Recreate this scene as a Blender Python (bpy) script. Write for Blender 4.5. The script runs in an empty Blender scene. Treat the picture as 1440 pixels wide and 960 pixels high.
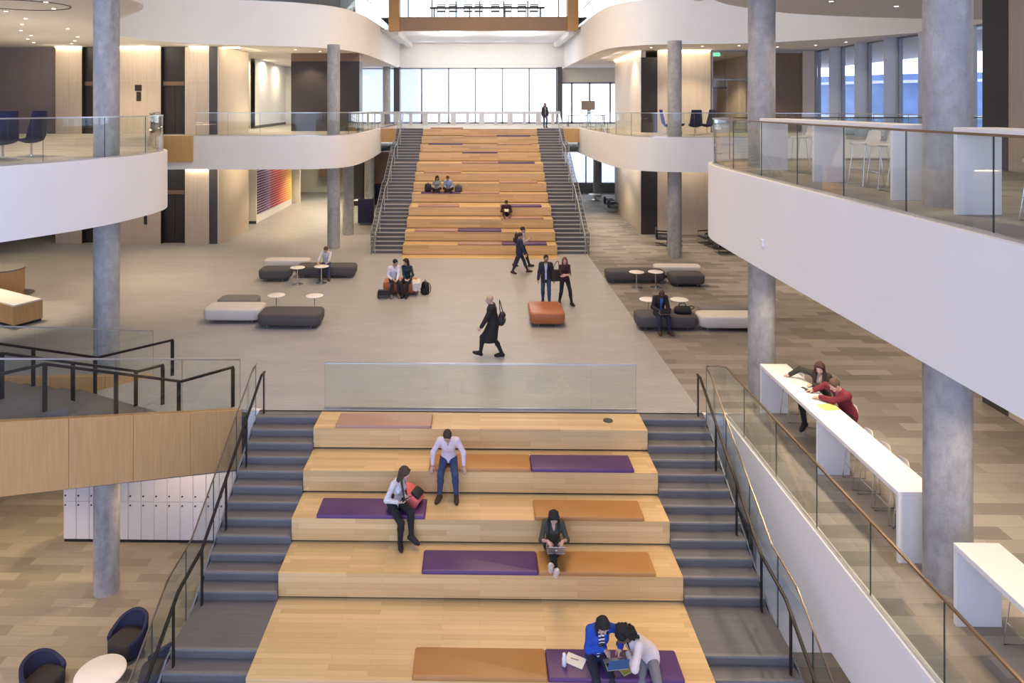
import bpy, bmesh, math, random
import numpy as np
from mathutils import Vector, Matrix
from mathutils.geometry import tessellate_polygon

SC = bpy.context.scene
COL = SC.collection
PI = math.pi
random.seed(7)


# ---------------------------------------------------------------- materials
def new_mat(name):
    m = bpy.data.materials.new(name)
    m.use_nodes = True
    nt = m.node_tree
    return m, nt, nt.nodes["Principled BSDF"]


def node(nt, kind, **kw):
    n = nt.nodes.new(kind)
    for k, v in kw.items():
        if k in ("operation", "blend_type", "data_type", "noise_dimensions", "feature", "offset", "offset_frequency", "squash", "wave_type", "bands_direction", "attribute_name"):
            setattr(n, k, v)
        else:
            n.inputs[k].default_value = v
    return n


def rgb(c):
    return (c[0], c[1], c[2], 1.0)


def s2l(r, g, b):
    f = lambda v: (v / 255 / 12.92) if v <= 10.3 else ((v / 255 + .055) / 1.055) ** 2.4
    return (f(r), f(g), f(b))


def mix(nt, fac, a, b, blend='MIX'):
    n = nt.nodes.new('ShaderNodeMix')
    n.data_type = 'RGBA'
    n.blend_type = blend
    for sock, v in ((0, fac), (6, a), (7, b)):
        if isinstance(v, bpy.types.NodeSocket):
            nt.links.new(v, n.inputs[sock])
        elif sock == 0:
            n.inputs[0].default_value = v
        else:
            n.inputs[sock].default_value = rgb(v)
    return n.outputs[2]


def coords(nt, scale=(1, 1, 1), rot=(0, 0, 0), world=False, loc=(0, 0, 0)):
    mp = nt.nodes.new('ShaderNodeMapping')
    mp.inputs['Scale'].default_value = scale
    mp.inputs['Rotation'].default_value = rot
    mp.inputs['Location'].default_value = loc
    if world:
        g = nt.nodes.new('ShaderNodeNewGeometry')
        nt.links.new(g.outputs['Position'], mp.inputs[0])
    else:
        t = nt.nodes.new('ShaderNodeTexCoord')
        nt.links.new(t.outputs['Object'], mp.inputs[0])
    return mp.outputs[0]


def noise(nt, vec, scale=5, detail=3, rough=.5):
    n = nt.nodes.new('ShaderNodeTexNoise')
    n.inputs['Scale'].default_value = scale
    n.inputs['Detail'].default_value = detail
    n.inputs['Roughness'].default_value = rough
    nt.links.new(vec, n.inputs['Vector'])
    return n.outputs[0]


def ramp(nt, fac, stops):
    r = nt.nodes.new('ShaderNodeValToRGB')
    el = r.color_ramp.elements
    el[0].position, el[0].color = stops[0][0], rgb(stops[0][1])
    el[1].position, el[1].color = stops[-1][0], rgb(stops[-1][1])
    for p, c in stops[1:-1]:
        e = el.new(p)
        e.color = rgb(c)
    nt.links.new(fac, r.inputs[0])
    return r.outputs[0]


def bump(nt, b, h, strength=.2, dist=.01):
    n = nt.nodes.new('ShaderNodeBump')
    n.inputs['Strength'].default_value = strength
    n.inputs['Distance'].default_value = dist
    nt.links.new(h, n.inputs['Height'])
    nt.links.new(n.outputs[0], b.inputs['Normal'])


def plain(name, c, rough=.5, metal=0., var=.08, scale=6., bmp=0., spec=.5, stretch=(1, 1, 1), sheen=0.):
    m, nt, b = new_mat(name)
    v = coords(nt, stretch)
    n = noise(nt, v, scale, 4)
    lo = tuple(max(0, x * (1 - var)) for x in c)
    hi = tuple(min(1, x * (1 + var)) for x in c)
    nt.links.new(ramp(nt, n, [(.25, lo), (.75, hi)]), b.inputs['Base Color'])
    b.inputs['Roughness'].default_value = rough
    b.inputs['Metallic'].default_value = metal
    b.inputs['Specular IOR Level'].default_value = spec
    if sheen:
        b.inputs['Sheen Weight'].default_value = sheen
    if bmp:
        bump(nt, b, noise(nt, v, scale * 12, 2), bmp, .004)
    return m


def emit(name, c, strength):
    m, nt, b = new_mat(name)
    nt.nodes.remove(b)
    e = nt.nodes.new('ShaderNodeEmission')
    e.inputs[0].default_value = rgb(c)
    e.inputs[1].default_value = strength
    nt.links.new(e.outputs[0], nt.nodes['Material Output'].inputs[0])
    return m


def brick(nt, vec, c1, c2, mortar, w, h, msize=.002, off=.5, bias=0.):
    n = nt.nodes.new('ShaderNodeTexBrick')
    n.offset = off
    n.inputs['Color1'].default_value = rgb(c1)
    n.inputs['Color2'].default_value = rgb(c2)
    n.inputs['Mortar'].default_value = rgb(mortar)
    n.inputs['Scale'].default_value = 1
    n.inputs['Mortar Size'].default_value = msize
    n.inputs['Mortar Smooth'].default_value = .1
    n.inputs['Bias'].default_value = bias
    n.inputs['Brick Width'].default_value = w
    n.inputs['Row Height'].default_value = h
    nt.links.new(vec, n.inputs['Vector'])
    return n.outputs[0]


def fold_yz(nt):
    """(x, y + z, 0) of the world position: boards that run along x on treads and on risers alike"""
    g = nt.nodes.new('ShaderNodeNewGeometry')
    s = nt.nodes.new('ShaderNodeSeparateXYZ')
    nt.links.new(g.outputs['Position'], s.inputs[0])
    a = node(nt, 'ShaderNodeMath', operation='ADD')
    nt.links.new(s.outputs[1], a.inputs[0])
    nt.links.new(s.outputs[2], a.inputs[1])
    c = nt.nodes.new('ShaderNodeCombineXYZ')
    nt.links.new(s.outputs[0], c.inputs[0])
    nt.links.new(a.outputs[0], c.inputs[1])
    return c.outputs[0]


def oak_boards():
    m, nt, b = new_mat('oak_boards')
    v = fold_yz(nt)
    base = brick(nt, v, (.74, .525, .265), (.60, .405, .185), (.36, .23, .10), 1.7, .105, .0012, .37)
    mp = nt.nodes.new('ShaderNodeMapping')
    mp.inputs['Scale'].default_value = (1.2, 26, 1)
    nt.links.new(v, mp.inputs[0])
    g = noise(nt, mp.outputs[0], 3, 4, .6)
    c = mix(nt, .35, base, ramp(nt, g, [(.3, (.84, .80, .76)), (.7, (1, 1, 1))]), 'MULTIPLY')
    nt.links.new(c, b.inputs['Base Color'])
    b.inputs['Roughness'].default_value = .30
    return m


def veneer(name, c, panel_w=1.2, panel_h=2.4, rough=.5, contrast=.12):
    m, nt, b = new_mat(name)
    v = coords(nt, (9, 9, .35))
    g = noise(nt, v, 3, 5, .6)
    lo = tuple(x * (1 - contrast) for x in c)
    hi = tuple(min(1, x * (1 + contrast)) for x in c)
    col = ramp(nt, g, [(.3, lo), (.7, hi)])
    nt.links.new(col, b.inputs['Base Color'])
    b.inputs['Roughness'].default_value = rough
    return m


def carpet_plain(name, c):
    m, nt, b = new_mat(name)
    g = noise(nt, coords(nt, (.5, 9, 9), world=True), 2.5, 6, .75)
    g3 = noise(nt, coords(nt, (.35, 1.2, 1.2), world=True), 1.3, 4, .6)
    g2 = noise(nt, coords(nt, (1, 1, 1), world=True), 120, 2)
    f = lambda k: tuple(min(1, x * k) for x in c)
    col = mix(nt, .4, ramp(nt, g, [(.3, f(.74)), (.7, f(1.22))]), ramp(nt, g2, [(.3, f(.82)), (.7, f(1.16))]))
    col = mix(nt, .8, col, ramp(nt, g3, [(.3, (.86, .86, .86)), (.65, (1, 1, 1))]), 'MULTIPLY')
    nt.links.new(col, b.inputs['Base Color'])
    b.inputs['Roughness'].default_value = .42
    b.inputs['Specular IOR Level'].default_value = .6
    return m


def carpet_planks(name, c1, c2, w=1.0, h=.25, rot=0., patch=None, rough=.62):
    m, nt, b = new_mat(name)
    v = coords(nt, (1, 1, 1), (0, 0, rot), world=True)
    col = brick(nt, v, c1, c2, c2, w, h, .003, .43)
    if patch:
        v3 = coords(nt, (1, 1, 1), (0, 0, patch[0]), world=True)
        col2 = brick(nt, v3, c1, tuple(.5 * (x + y) for x, y in zip(c1, c2)), c2, w, h, .003, .43)
        s = nt.nodes.new('ShaderNodeSeparateXYZ')
        nt.links.new(coords(nt, (1, 1, 1), (0, 0, patch[0]), world=True), s.inputs[0])
        gt = node(nt, 'ShaderNodeMath', operation='GREATER_THAN')
        nt.links.new(s.outputs[1], gt.inputs[0])
        gt.inputs[1].default_value = patch[1]
        col = mix(nt, gt.outputs[0], col2, col)
    g = noise(nt, coords(nt, (.8, 14, 14), (0, 0, rot), world=True), 2, 4, .6)
    col = mix(nt, .55, col, ramp(nt, g, [(.3, (.76, .76, .76)), (.7, (1, 1, 1))]), 'MULTIPLY')
    nt.links.new(col, b.inputs['Base Color'])
    b.inputs['Roughness'].default_value = rough
    b.inputs['Specular IOR Level'].default_value = .35
    return m


def concrete():
    m, nt, b = new_mat('cast_concrete')
    g = noise(nt, coords(nt, (1, 1, .3)), 2.6, 6, .62)
    g3 = noise(nt, coords(nt, (1, 1, .8)), 7, 4, .6)
    g2 = noise(nt, coords(nt), 60, 3, .6)
    c = ramp(nt, g, [(.3, (.27, .26, .25)), (.45, (.39, .385, .39)), (.58, (.45, .44, .42)), (.75, (.58, .57, .55))])
    c = mix(nt, .6, c, ramp(nt, g3, [(.35, (.72, .71, .70)), (.6, (1, 1, 1))]), 'MULTIPLY')
    c = mix(nt, .35, c, ramp(nt, g2, [(.3, (.6, .6, .6)), (.6, (1, 1, 1))]), 'MULTIPLY')
    nt.links.new(c, b.inputs['Base Color'])
    b.inputs['Roughness'].default_value = .7
    bump(nt, b, g2, .15, .004)
    return m


def glass(name, tint=(.96, .985, .975), refl=.9):
    m, nt, b = new_mat(name)
    nt.nodes.remove(b)
    t = nt.nodes.new('ShaderNodeBsdfTransparent')
    t.inputs[0].default_value = rgb(tint)
    g = nt.nodes.new('ShaderNodeBsdfGlossy')
    g.inputs['Roughness'].default_value = .02
    g.inputs[0].default_value = (refl, refl, refl, 1)
    lw = nt.nodes.new('ShaderNodeLayerWeight')
    lw.inputs[0].default_value = .5
    p5 = node(nt, 'ShaderNodeMath', operation='POWER')
    nt.links.new(lw.outputs[1], p5.inputs[0])
    p5.inputs[1].default_value = 5.
    fr = node(nt, 'ShaderNodeMath', operation='MULTIPLY_ADD')
    nt.links.new(p5.outputs[0], fr.inputs[0])
    fr.inputs[1].default_value = .9
    fr.inputs[2].default_value = .035
    mx = nt.nodes.new('ShaderNodeMixShader')
    nt.links.new(fr.outputs[0], mx.inputs[0])
    nt.links.new(t.outputs[0], mx.inputs[1])
    nt.links.new(g.outputs[0], mx.inputs[2])
    nt.links.new(mx.outputs[0], nt.nodes['Material Output'].inputs[0])
    return m


def cloth_pattern(name, kind, c1, c2, scale):
    m, nt, b = new_mat(name)
    v = coords(nt)
    if kind == 'dots':
        n = nt.nodes.new('ShaderNodeTexVoronoi')
        n.inputs['Scale'].default_value = scale
        nt.links.new(v, n.inputs['Vector'])
        f = n.outputs['Distance']
        c = ramp(nt, f, [(.27, c2), (.33, c1)])
    else:
        n = nt.nodes.new('ShaderNodeTexWave')
        n.wave_type = 'BANDS'
        n.bands_direction = 'Z'
        n.inputs['Scale'].default_value = scale
        nt.links.new(v, n.inputs['Vector'])
        c = ramp(nt, n.outputs[1], [(.46, c1), (.54, c2)])
    nt.links.new(c, b.inputs['Base Color'])
    b.inputs['Roughness'].default_value = .8
    return m


def art_stripes():
    m, nt, b = new_mat('rainbow_stripes')
    t = nt.nodes.new('ShaderNodeTexCoord')
    s = nt.nodes.new('ShaderNodeSeparateXYZ')
    nt.links.new(t.outputs['Generated'], s.inputs[0])
    c = ramp(nt, s.outputs[1], [(0, (.045, .02, .11)), (.2, (.05, .02, .14)), (.36, (.28, .12, .30)), (.42, (.35, .02, .06)), (.6, (.62, .03, .03)), (.8, (.75, .22, .02)), (.92, (.85, .45, .02)), (1, (.9, .62, .03))])
    a = node(nt, 'ShaderNodeMath', operation='MULTIPLY')
    nt.links.new(s.outputs[2], a.inputs[0])
    a.inputs[1].default_value = 23.
    fr = node(nt, 'ShaderNodeMath', operation='FRACT')
    nt.links.new(a.outputs[0], fr.inputs[0])
    lt = node(nt, 'ShaderNodeMath', operation='LESS_THAN')
    nt.links.new(fr.outputs[0], lt.inputs[0])
    lt.inputs[1].default_value = .22
    nt.links.new(mix(nt, lt.outputs[0], c, (.72, .62, .62)), b.inputs['Base Color'])
    b.inputs['Roughness'].default_value = .6
    return m


def skin_mat():
    m, nt, b = new_mat('skin')
    a = nt.nodes.new('ShaderNodeVertexColor')
    a.layer_name = 'tone'
    nt.links.new(a.outputs[0], b.inputs['Base Color'])
    b.inputs['Roughness'].default_value = .5
    return m


M = {}
M['plaster'] = plain('white_plaster', (.84, .83, .81), .75, var=.015, scale=1.5)
M['ceil'] = plain('ceiling_paint', (.78, .76, .73), .85, var=.015, scale=1.)
M['cream'] = plain('cream_paint', (.80, .74, .60), .8, var=.02, scale=1.)
M['mauve'] = plain('mauve_wall', (.26, .21, .21), .7, var=.05, scale=1.2)
M['oak'] = oak_boards()
M['veneer'] = veneer('pale_oak_veneer', (.60, .50, .39), contrast=.08)
M['clad'] = veneer('oak_cladding', (.60, .36, .15), contrast=.10)
M['orange_wood'] = veneer('warm_oak_panel', (.60, .34, .12), contrast=.08)
M['band_oak'] = veneer('smoked_oak_band', (.36, .235, .135), contrast=.1)
M['darkwood'] = veneer('dark_stained_panel', (.032, .024, .020), contrast=.2, rough=.45)
M['brownwood'] = veneer('brown_stained_panel', (.19, .12, .075), contrast=.15, rough=.45)
M['darkgrey'] = plain('charcoal_panel', (.06, .058, .062), .55, var=.06)
M['black'] = plain('black_reveal', (.012, .011, .011), .6, var=.1)
M['carpet'] = carpet_plain('woven_carpet', (.39, .385, .39))
M['planks'] = carpet_planks('carpet_planks', (.345, .312, .285), (.185, .165, .152), 1.05, .33)
M['planks_up'] = carpet_planks('upper_carpet_planks', (.44, .40, .35), (.32, .29, .255), 1.05, .33)
M['planks_low'] = carpet_planks('lower_carpet_planks', (.37, .335, .27), (.24, .215, .175), 1.05, .30, 0., (PI / 4, 3.0))
M['stair_carpet'] = carpet_plain('stair_carpet', (.148, .14, .14))
M['concrete'] = concrete()
M['glass'] = glass('clear_glass')
M['glass_edge'] = plain('glass_edge', (.05, .075, .07), .15, var=.05, spec=.8)
M['window_glass'] = glass('window_glass', (.97, .985, 1.0), .6)
M['bronze'] = plain('dark_bronze', (.035, .028, .025), .38, .6, var=.1)
M['brass'] = plain('bronze_cap', (.30, .23, .16), .32, .85, var=.06)
M['steel'] = plain('brushed_steel', (.62, .62, .63), .28, .95, var=.05)
M['chrome'] = plain('chrome', (.75, .75, .76), .12, 1., var=.02)
M['mullion'] = plain('grey_mullion', (.30, .32, .36), .45, .2, var=.05)
M['fin'] = plain('white_window_fin', (.62, .63, .66), .5, var=.03)
M['white_top'] = plain('white_solid_surface', (.86, .84, .82), .35, var=.01, scale=1.)
M['purple'] = plain('purple_leather', (.085, .03, .13), .38, var=.1, scale=3, bmp=.1)
M['ochre'] = plain('ochre_leather', (.42, .20, .055), .4, var=.05, scale=3, bmp=.1)
M['tan_leather'] = plain('tan_leather', (.42, .235, .16), .36, var=.05, scale=3, bmp=.1)
M['cognac'] = plain('cognac_leather', (.40, .13, .045), .34, var=.08, scale=3, bmp=.1)
M['pale_nosing'] = plain('pale_nosing', (.52, .50, .50), .6, var=.05)
M['grey_fabric'] = plain('charcoal_fabric', (.088, .082, .084), .85, var=.12, scale=30, bmp=.2)
M['midgrey_fabric'] = plain('grey_fabric', (.20, .195, .195), .85, var=.1, scale=30, bmp=.2)
M['white_fabric'] = plain('off_white_fabric', (.66, .63, .59), .85, var=.05, scale=30, bmp=.2)
M['navy_fabric'] = plain('navy_fabric', (.018, .021, .062), .8, var=.15, scale=30, bmp=.2)
M['navy_dark'] = plain('seat_fabric', (.035, .029, .030), .85, var=.15, scale=30, bmp=.2)
M['blue_fabric'] = plain('royal_blue_fabric', (.03, .03, .22), .8, var=.1, scale=30)
M['white_shell'] = plain('white_shell', (.78, .76, .73), .35, var=.02)
M['locker'] = plain('locker_white', (.66, .65, .68), .45, var=.02)
M['screen'] = plain('screen_brown', (.24, .205, .18), .4, var=.05)
M['paper'] = plain('paper', (.84, .80, .68), .8, var=.02)
M['yellow_paper'] = plain('yellow_pad', (.80, .66, .17), .8, var=.03)
M['alu'] = plain('aluminium', (.55, .55, .56), .35, .8, var=.03)
M['key_black'] = plain('keyboard_black', (.03, .03, .032), .5, var=.1)
M['lit'] = emit('lamp_glow', (1., .86, .64), 9.)
M['lit_white'] = emit('lamp_glow_white', (1., .95, .86), 6.)
M['cove_glow'] = emit('cove_glow', (1., .82, .55), 30.)
M['art'] = art_stripes()
M['skin'] = skin_mat()
M['ext_glass'] = plain('blue_facade_glass', (.24, .36, .58), .2, var=.25, scale=.6, stretch=(1, 1, 1))
M['ext_wall'] = plain('pale_facade', (.86, .88, .92), .8, var=.08)
M['grass_ext'] = plain('pale_ground', (.55, .56, .58), .9, var=.1)
M['exit'] = emit('exit_green', (.25, .9, .55), 1.2)


# ---------------------------------------------------------------- mesh builder
class MB:
    def __init__(self):
        self.v, self.f, self.m = [], [], []

    def add(self, vs, fs, mi=0):
        o = len(self.v)
        self.v += [tuple(p) for p in vs]
        for f in fs:
            self.f.append([i + o for i in f])
            self.m.append(mi)
        return self

    def box(self, x0, x1, y0, y1, z0, z1, mi=0):
        return self.add([(x, y, z) for z in (z0, z1) for y in (y0, y1) for x in (x0, x1)],
                        [(0, 2, 3, 1), (4, 5, 7, 6), (0, 1, 5, 4), (2, 6, 7, 3), (0, 4, 6, 2), (1, 3, 7, 5)], mi)

    def obox(self, c, size, rz=0., mi=0, M4=None):
        a, b, h = size[0] / 2, size[1] / 2, size[2] / 2
        mt = (M4 or Matrix.Rotation(rz, 4, 'Z'))
        vs = [Vector(c) + (mt @ Vector((x, y, z))) for z in (-h, h) for y in (-b, b) for x in (-a, a)]
        return self.add(vs, [(0, 2, 3, 1), (4, 5, 7, 6), (0, 1, 5, 4), (2, 6, 7, 3), (0, 4, 6, 2), (1, 3, 7, 5)], mi)

    def rbox(self, x0, x1, y0, y1, z0, z1, r=.02, seg=2, mi=0, M4=None):
        bm = bmesh.new()
        bmesh.ops.create_cube(bm, size=1)
        for v in bm.verts:
            v.co = Vector(((x0 + x1) / 2 + v.co.x * (x1 - x0), (y0 + y1) / 2 + v.co.y * (y1 - y0), (z0 + z1) / 2 + v.co.z * (z1 - z0)))
        bmesh.ops.bevel(bm, geom=list(bm.edges), offset=r, segments=seg, profile=.5, affect='EDGES')
        return self.bm(bm, mi, M4)

    def bm(self, bm, mi=0, M4=None):
        if M4 is not None:
            bm.transform(M4)
        bm.verts.index_update()
        self.add([v.co[:] for v in bm.verts], [[v.index for v in f.verts] for f in bm.faces], mi)
        bm.free()
        return self

    def prism(self, poly, z0, z1, mi=0, side=None, bottom=None):
        n = len(poly)
        area = sum(poly[i][0] * poly[(i + 1) % n][1] - poly[(i + 1) % n][0] * poly[i][1] for i in range(n))
        if area < 0:
            poly = poly[::-1]
        tri = tessellate_polygon([[Vector((p[0], p[1], 0)) for p in poly]])
        up = []
        for t in tri:
            a, b, c = (poly[i] for i in t)
            s = (b[0] - a[0]) * (c[1] - a[1]) - (b[1] - a[1]) * (c[0] - a[0])
            up.append(tuple(t) if s > 0 else tuple(t)[::-1])
        top = [(p[0], p[1], z1) for p in poly]
        bot = [(p[0], p[1], z0) for p in poly]
        self.add(top, up, mi)
        self.add(bot, [u[::-1] for u in up], mi if bottom is None else bottom)
        self.add(bot + top, [(i, (i + 1) % n, n + (i + 1) % n, n + i) for i in range(n)], mi if side is None else side)
        return self

    def extrude_x(self, prof, x0, x1, mi=0):
        """profile of (y, z) points, extruded along x"""
        n = len(prof)
        tri = tessellate_polygon([[Vector((p[0], p[1], 0)) for p in prof]])
        a = [(x0, p[0], p[1]) for p in prof]
        b = [(x1, p[0], p[1]) for p in prof]
        self.add(a, [tuple(t) for t in tri], mi)
        self.add(b, [tuple(t)[::-1] for t in tri], mi)
        return self.add(a + b, [(i, (i + 1) % n, n + (i + 1) % n, n + i) for i in range(n)], mi)

    def tube(self, pts, r, n=8, mi=0, closed=False, caps=True):
        pts = [Vector(p) for p in pts]
        rs = r if isinstance(r, (list, tuple)) else [r] * len(pts)
        vs, fs = [], []
        N = len(pts)
        up = None
        for i, p in enumerate(pts):
            a = pts[(i - 1) % N] if (closed or i > 0) else p
            b = pts[(i + 1) % N] if (closed or i < N - 1) else p
            d = (b - a).normalized()
            if up is None:
                up = Vector((0, 0, 1)) if abs(d.z) < .9 else Vector((1, 0, 0))
            s = d.cross(up)
            if s.length < 1e-5:
                s = d.cross(Vector((1, 0, 0)))
            s.normalize()
            u = s.cross(d).normalized()
            up = u
            for k in range(n):
                t = 2 * PI * k / n
                vs.append(p + s * (rs[i] * math.cos(t)) + u * (rs[i] * math.sin(t)))
        rng = N if closed else N - 1
        for i in range(rng):
            j = (i + 1) % N
            for k in range(n):
                k2 = (k + 1) % n
                fs.append((i * n + k, i * n + k2, j * n + k2, j * n + k))
        if caps and not closed:
            fs.append(tuple(range(n))[::-1])
            fs.append(tuple((N - 1) * n + k for k in range(n)))
        return self.add(vs, fs, mi)

    def bar(self, p, q, w, h, mi=0):
        """rectangular bar from p to q: w across (horizontal), h in the vertical plane"""
        p, q = Vector(p), Vector(q)
        d = (q - p).normalized()
        s = d.cross(Vector((0, 0, 1)))
        if s.length < 1e-4:
            s = Vector((1, 0, 0))
        s.normalize()
        u = s.cross(d).normalized()
        vs = [c + s * (a * w / 2) + u * (b * h / 2) for c in (p, q) for a, b in ((-1, -1), (1, -1), (1, 1), (-1, 1))]
        return self.add(vs, [(0, 1, 2, 3), (7, 6, 5, 4), (0, 4, 5, 1), (1, 5, 6, 2), (2, 6, 7, 3), (3, 7, 4, 0)], mi)

    def lathe(self, prof, n=32, c=(0, 0), mi=0, sx=1., sy=1.):
        vs, fs = [], []
        for r, z in prof:
            for k in range(n):
                t = 2 * PI * k / n
                vs.append((c[0] + sx * r * math.cos(t), c[1] + sy * r * math.sin(t), z))
        for i in range(len(prof) - 1):
            for k in range(n):
                k2 = (k + 1) % n
                fs.append((i * n + k, i * n + k2, (i + 1) * n + k2, (i + 1) * n + k))
        fs.append(tuple(range(n))[::-1])
        fs.append(tuple((len(prof) - 1) * n + k for k in range(n)))
        return self.add(vs, fs, mi)

    def ribbon(self, path, z0, z1, t=.012, mi=0, edge=None, z0f=None, z1f=None):
        """upright sheet of thickness t along a plan path; z0f / z1f give bottom and top per point; edge = material of the thin sides"""
        P = [Vector((p[0], p[1])) for p in path]
        n = len(P)
        L, R = [], []
        for i in range(n):
            d = (P[min(i + 1, n - 1)] - P[max(i - 1, 0)]).normalized()
            s = Vector((-d.y, d.x)) * (t / 2)
            L.append(P[i] + s)
            R.append(P[i] - s)
        zb = [z0f(i) if z0f else z0 for i in range(n)]
        zt = [z1f(i) if z1f else z1 for i in range(n)]
        vs = []
        for i in range(n):
            vs += [(L[i].x, L[i].y, zb[i]), (R[i].x, R[i].y, zb[i]), (R[i].x, R[i].y, zt[i]), (L[i].x, L[i].y, zt[i])]
        face, rim = [], []
        for i in range(n - 1):
            a, b = 4 * i, 4 * i + 4
            face += [(a + 1, b + 1, b + 2, a + 2), (b, a, a + 3, b + 3)]
            rim += [(a + 3, a + 2, b + 2, b + 3), (a, b, b + 1, a + 1)]
        e = 4 * (n - 1)
        rim += [(0, 1, 2, 3), (e + 3, e + 2, e + 1, e)]
        o = len(self.v)
        self.add(vs, face, mi)
        em = mi if edge is None else edge
        for f in rim:
            self.f.append([i + o for i in f])
            self.m.append(em)
        return self

    def build(self, name, mats, parent=None, loc=None, rz=0., smooth=None):
        me = bpy.data.meshes.new(name)
        me.from_pydata(self.v, [], self.f)
        for m in (mats if isinstance(mats, (list, tuple)) else [mats]):
            me.materials.append(M[m] if isinstance(m, str) else m)
        me.polygons.foreach_set('material_index', self.m)
        me.update()
        if smooth:
            me.shade_smooth()
            me.set_sharp_from_angle(angle=math.radians(smooth))
        o = bpy.data.objects.new(name, me)
        COL.objects.link(o)
        if loc is not None:
            o.location = loc
        o.rotation_euler.z = rz
        if parent is not None:
            o.parent = parent
        return o


def tag(o, label=None, cat=None, group=None, kind=None):
    if label:
        o['label'] = label
    if cat:
        o['category'] = cat
    if group:
        o['group'] = group
    if kind:
        o['kind'] = kind
    return o


def thing(name, label, cat, loc=(0, 0, 0), rz=0., group=None):
    o = bpy.data.objects.new(name, None)
    o.empty_display_size = .1
    COL.objects.link(o)
    o.location = loc
    o.rotation_euler.z = rz
    return tag(o, label, cat, group)


def struct(o):
    o['kind'] = 'structure'
    return o


def dup(root, loc, rz=0., label=None, group=None, scale=None):
    r = root.copy()
    COL.objects.link(r)
    r.location = loc
    r.rotation_euler.z = rz
    if scale:
        r.scale = scale
    if label:
        r['label'] = label
    if group:
        r['group'] = group
    for ch in list(root.children):
        c = ch.copy()
        COL.objects.link(c)
        c.parent = r
        for g in list(ch.children):
            d = g.copy()
            COL.objects.link(d)
            d.parent = c
    return r


def spline(pts, n=6):
    """Catmull-Rom through plan points"""
    P = [Vector(p) for p in pts]
    out = []
    for i in range(len(P) - 1):
        a, b, c, d = P[max(i - 1, 0)], P[i], P[i + 1], P[min(i + 2, len(P) - 1)]
        for k in range(n):
            t = k / n
            q = .5 * ((2 * b) + (c - a) * t + (2 * a - 5 * b + 4 * c - d) * t * t + (3 * b - a - 3 * c + d) * t ** 3)
            out.append(tuple(q))
    out.append(tuple(P[-1]))
    return out


def resample(path, step):
    """points at equal arc length, at least two"""
    P = [Vector(p) for p in path]
    cum = [0.]
    for a, b in zip(P, P[1:]):
        cum.append(cum[-1] + (b - a).length)
    n = max(1, round(cum[-1] / step))
    out, j = [], 0
    for k in range(n + 1):
        s = cum[-1] * k / n
        while j < len(P) - 2 and cum[j + 1] < s:
            j += 1
        t = (s - cum[j]) / max(1e-9, cum[j + 1] - cum[j])
        out.append(tuple(P[j].lerp(P[j + 1], min(1, t))))
    return out


def offset(path, d):
    """plan path shifted to its left by d"""
    P = [Vector(p[:2]) for p in path]
    out = []
    for i in range(len(P)):
        t = (P[min(i + 1, len(P) - 1)] - P[max(i - 1, 0)]).normalized()
        out.append((P[i].x - t.y * d, P[i].y + t.x * d))
    return out
# ================================================================ the building
W = 3.53          # half width of the timber bleachers
SX = 4.93         # outer side of the stairs
L2 = 5.4          # upper floor
L3B, L3T = 9.75, 11.9
LOW = -5.4


def slab(floor_name, ceil_name, outline, ztop, zbot, top_mat, ceil_mat='ceil'):
    struct(MB().prism(outline, ztop - .06, ztop).build(floor_name, top_mat))
    struct(MB().prism(outline, zbot, zbot + .05).build(ceil_name, ceil_mat))


def fascia(name, path, zbot, ztop, mat='plaster', t=.12, cap=.015):
    mb = MB()
    mb.ribbon(path, zbot - .002, ztop + cap, t)
    return struct(mb.build(name, mat, smooth=40))


# ---- ground level floor (main level, z = 0)
A = Vector((-5.4, 15.3))
U = Vector((-math.sqrt(.5), -math.sqrt(.5)))
V = Vector((-math.sqrt(.5), math.sqrt(.5)))
sp = lambda s, t: tuple(A + U * s + V * t)
carpet_poly = [(-27, 10.5), (-15, 10.5), sp(.75, 3.45), sp(2.35, 3.3), sp(1.23, .0), tuple(A), (-SX, 15.2), (SX, 15.2), (SX, 54), (-27, 54)]
struct(MB().prism(carpet_poly, -.06, 0).build('floor_main', 'carpet'))
struct(MB().prism([(SX, 15.2), (5.38, 15.2), (5.38, -3), (27, -3), (27, 54), (SX, 54)], -.06, 0).build('floor_side', 'planks'))
ceil_poly = [(-27, 10.5), (-15, 10.5), sp(.75, 3.45), sp(0, 3.3), tuple(A), (-SX, 15.2), (SX, 15.2), (SX, 54), (-27, 54)]
struct(MB().prism(ceil_poly, -1.5, -1.45).prism([(SX, 15.2), (5.38, 15.2), (5.38, -3), (27, -3), (27, 54), (SX, 54)], -1.5, -1.45).build('ceiling_lower', 'ceil'))
fascia('wall_opening_right', [(5.42, -3), (5.42, 15.1)], -1.5, 0)
fascia('wall_opening_end', [(SX + .02, 15.22), (5.48, 15.22)], -1.5, -.005)
fascia('wall_opening_left', [(-SX, 15.25), (A.x + .2, A.y + .02)], -1.5, -.01)
struct(MB().box(-27, 27, -6, 54, LOW - .1, LOW).build('floor_lower', 'planks_low'))
struct(MB().box(-27, 27, 26, 26.2, LOW, -1.5).build('wall_lower_back', 'cream'))
struct(MB().box(6.2, 27, 15.4, 15.6, LOW, -1.5).build('wall_lower_right', 'plaster'))

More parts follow.
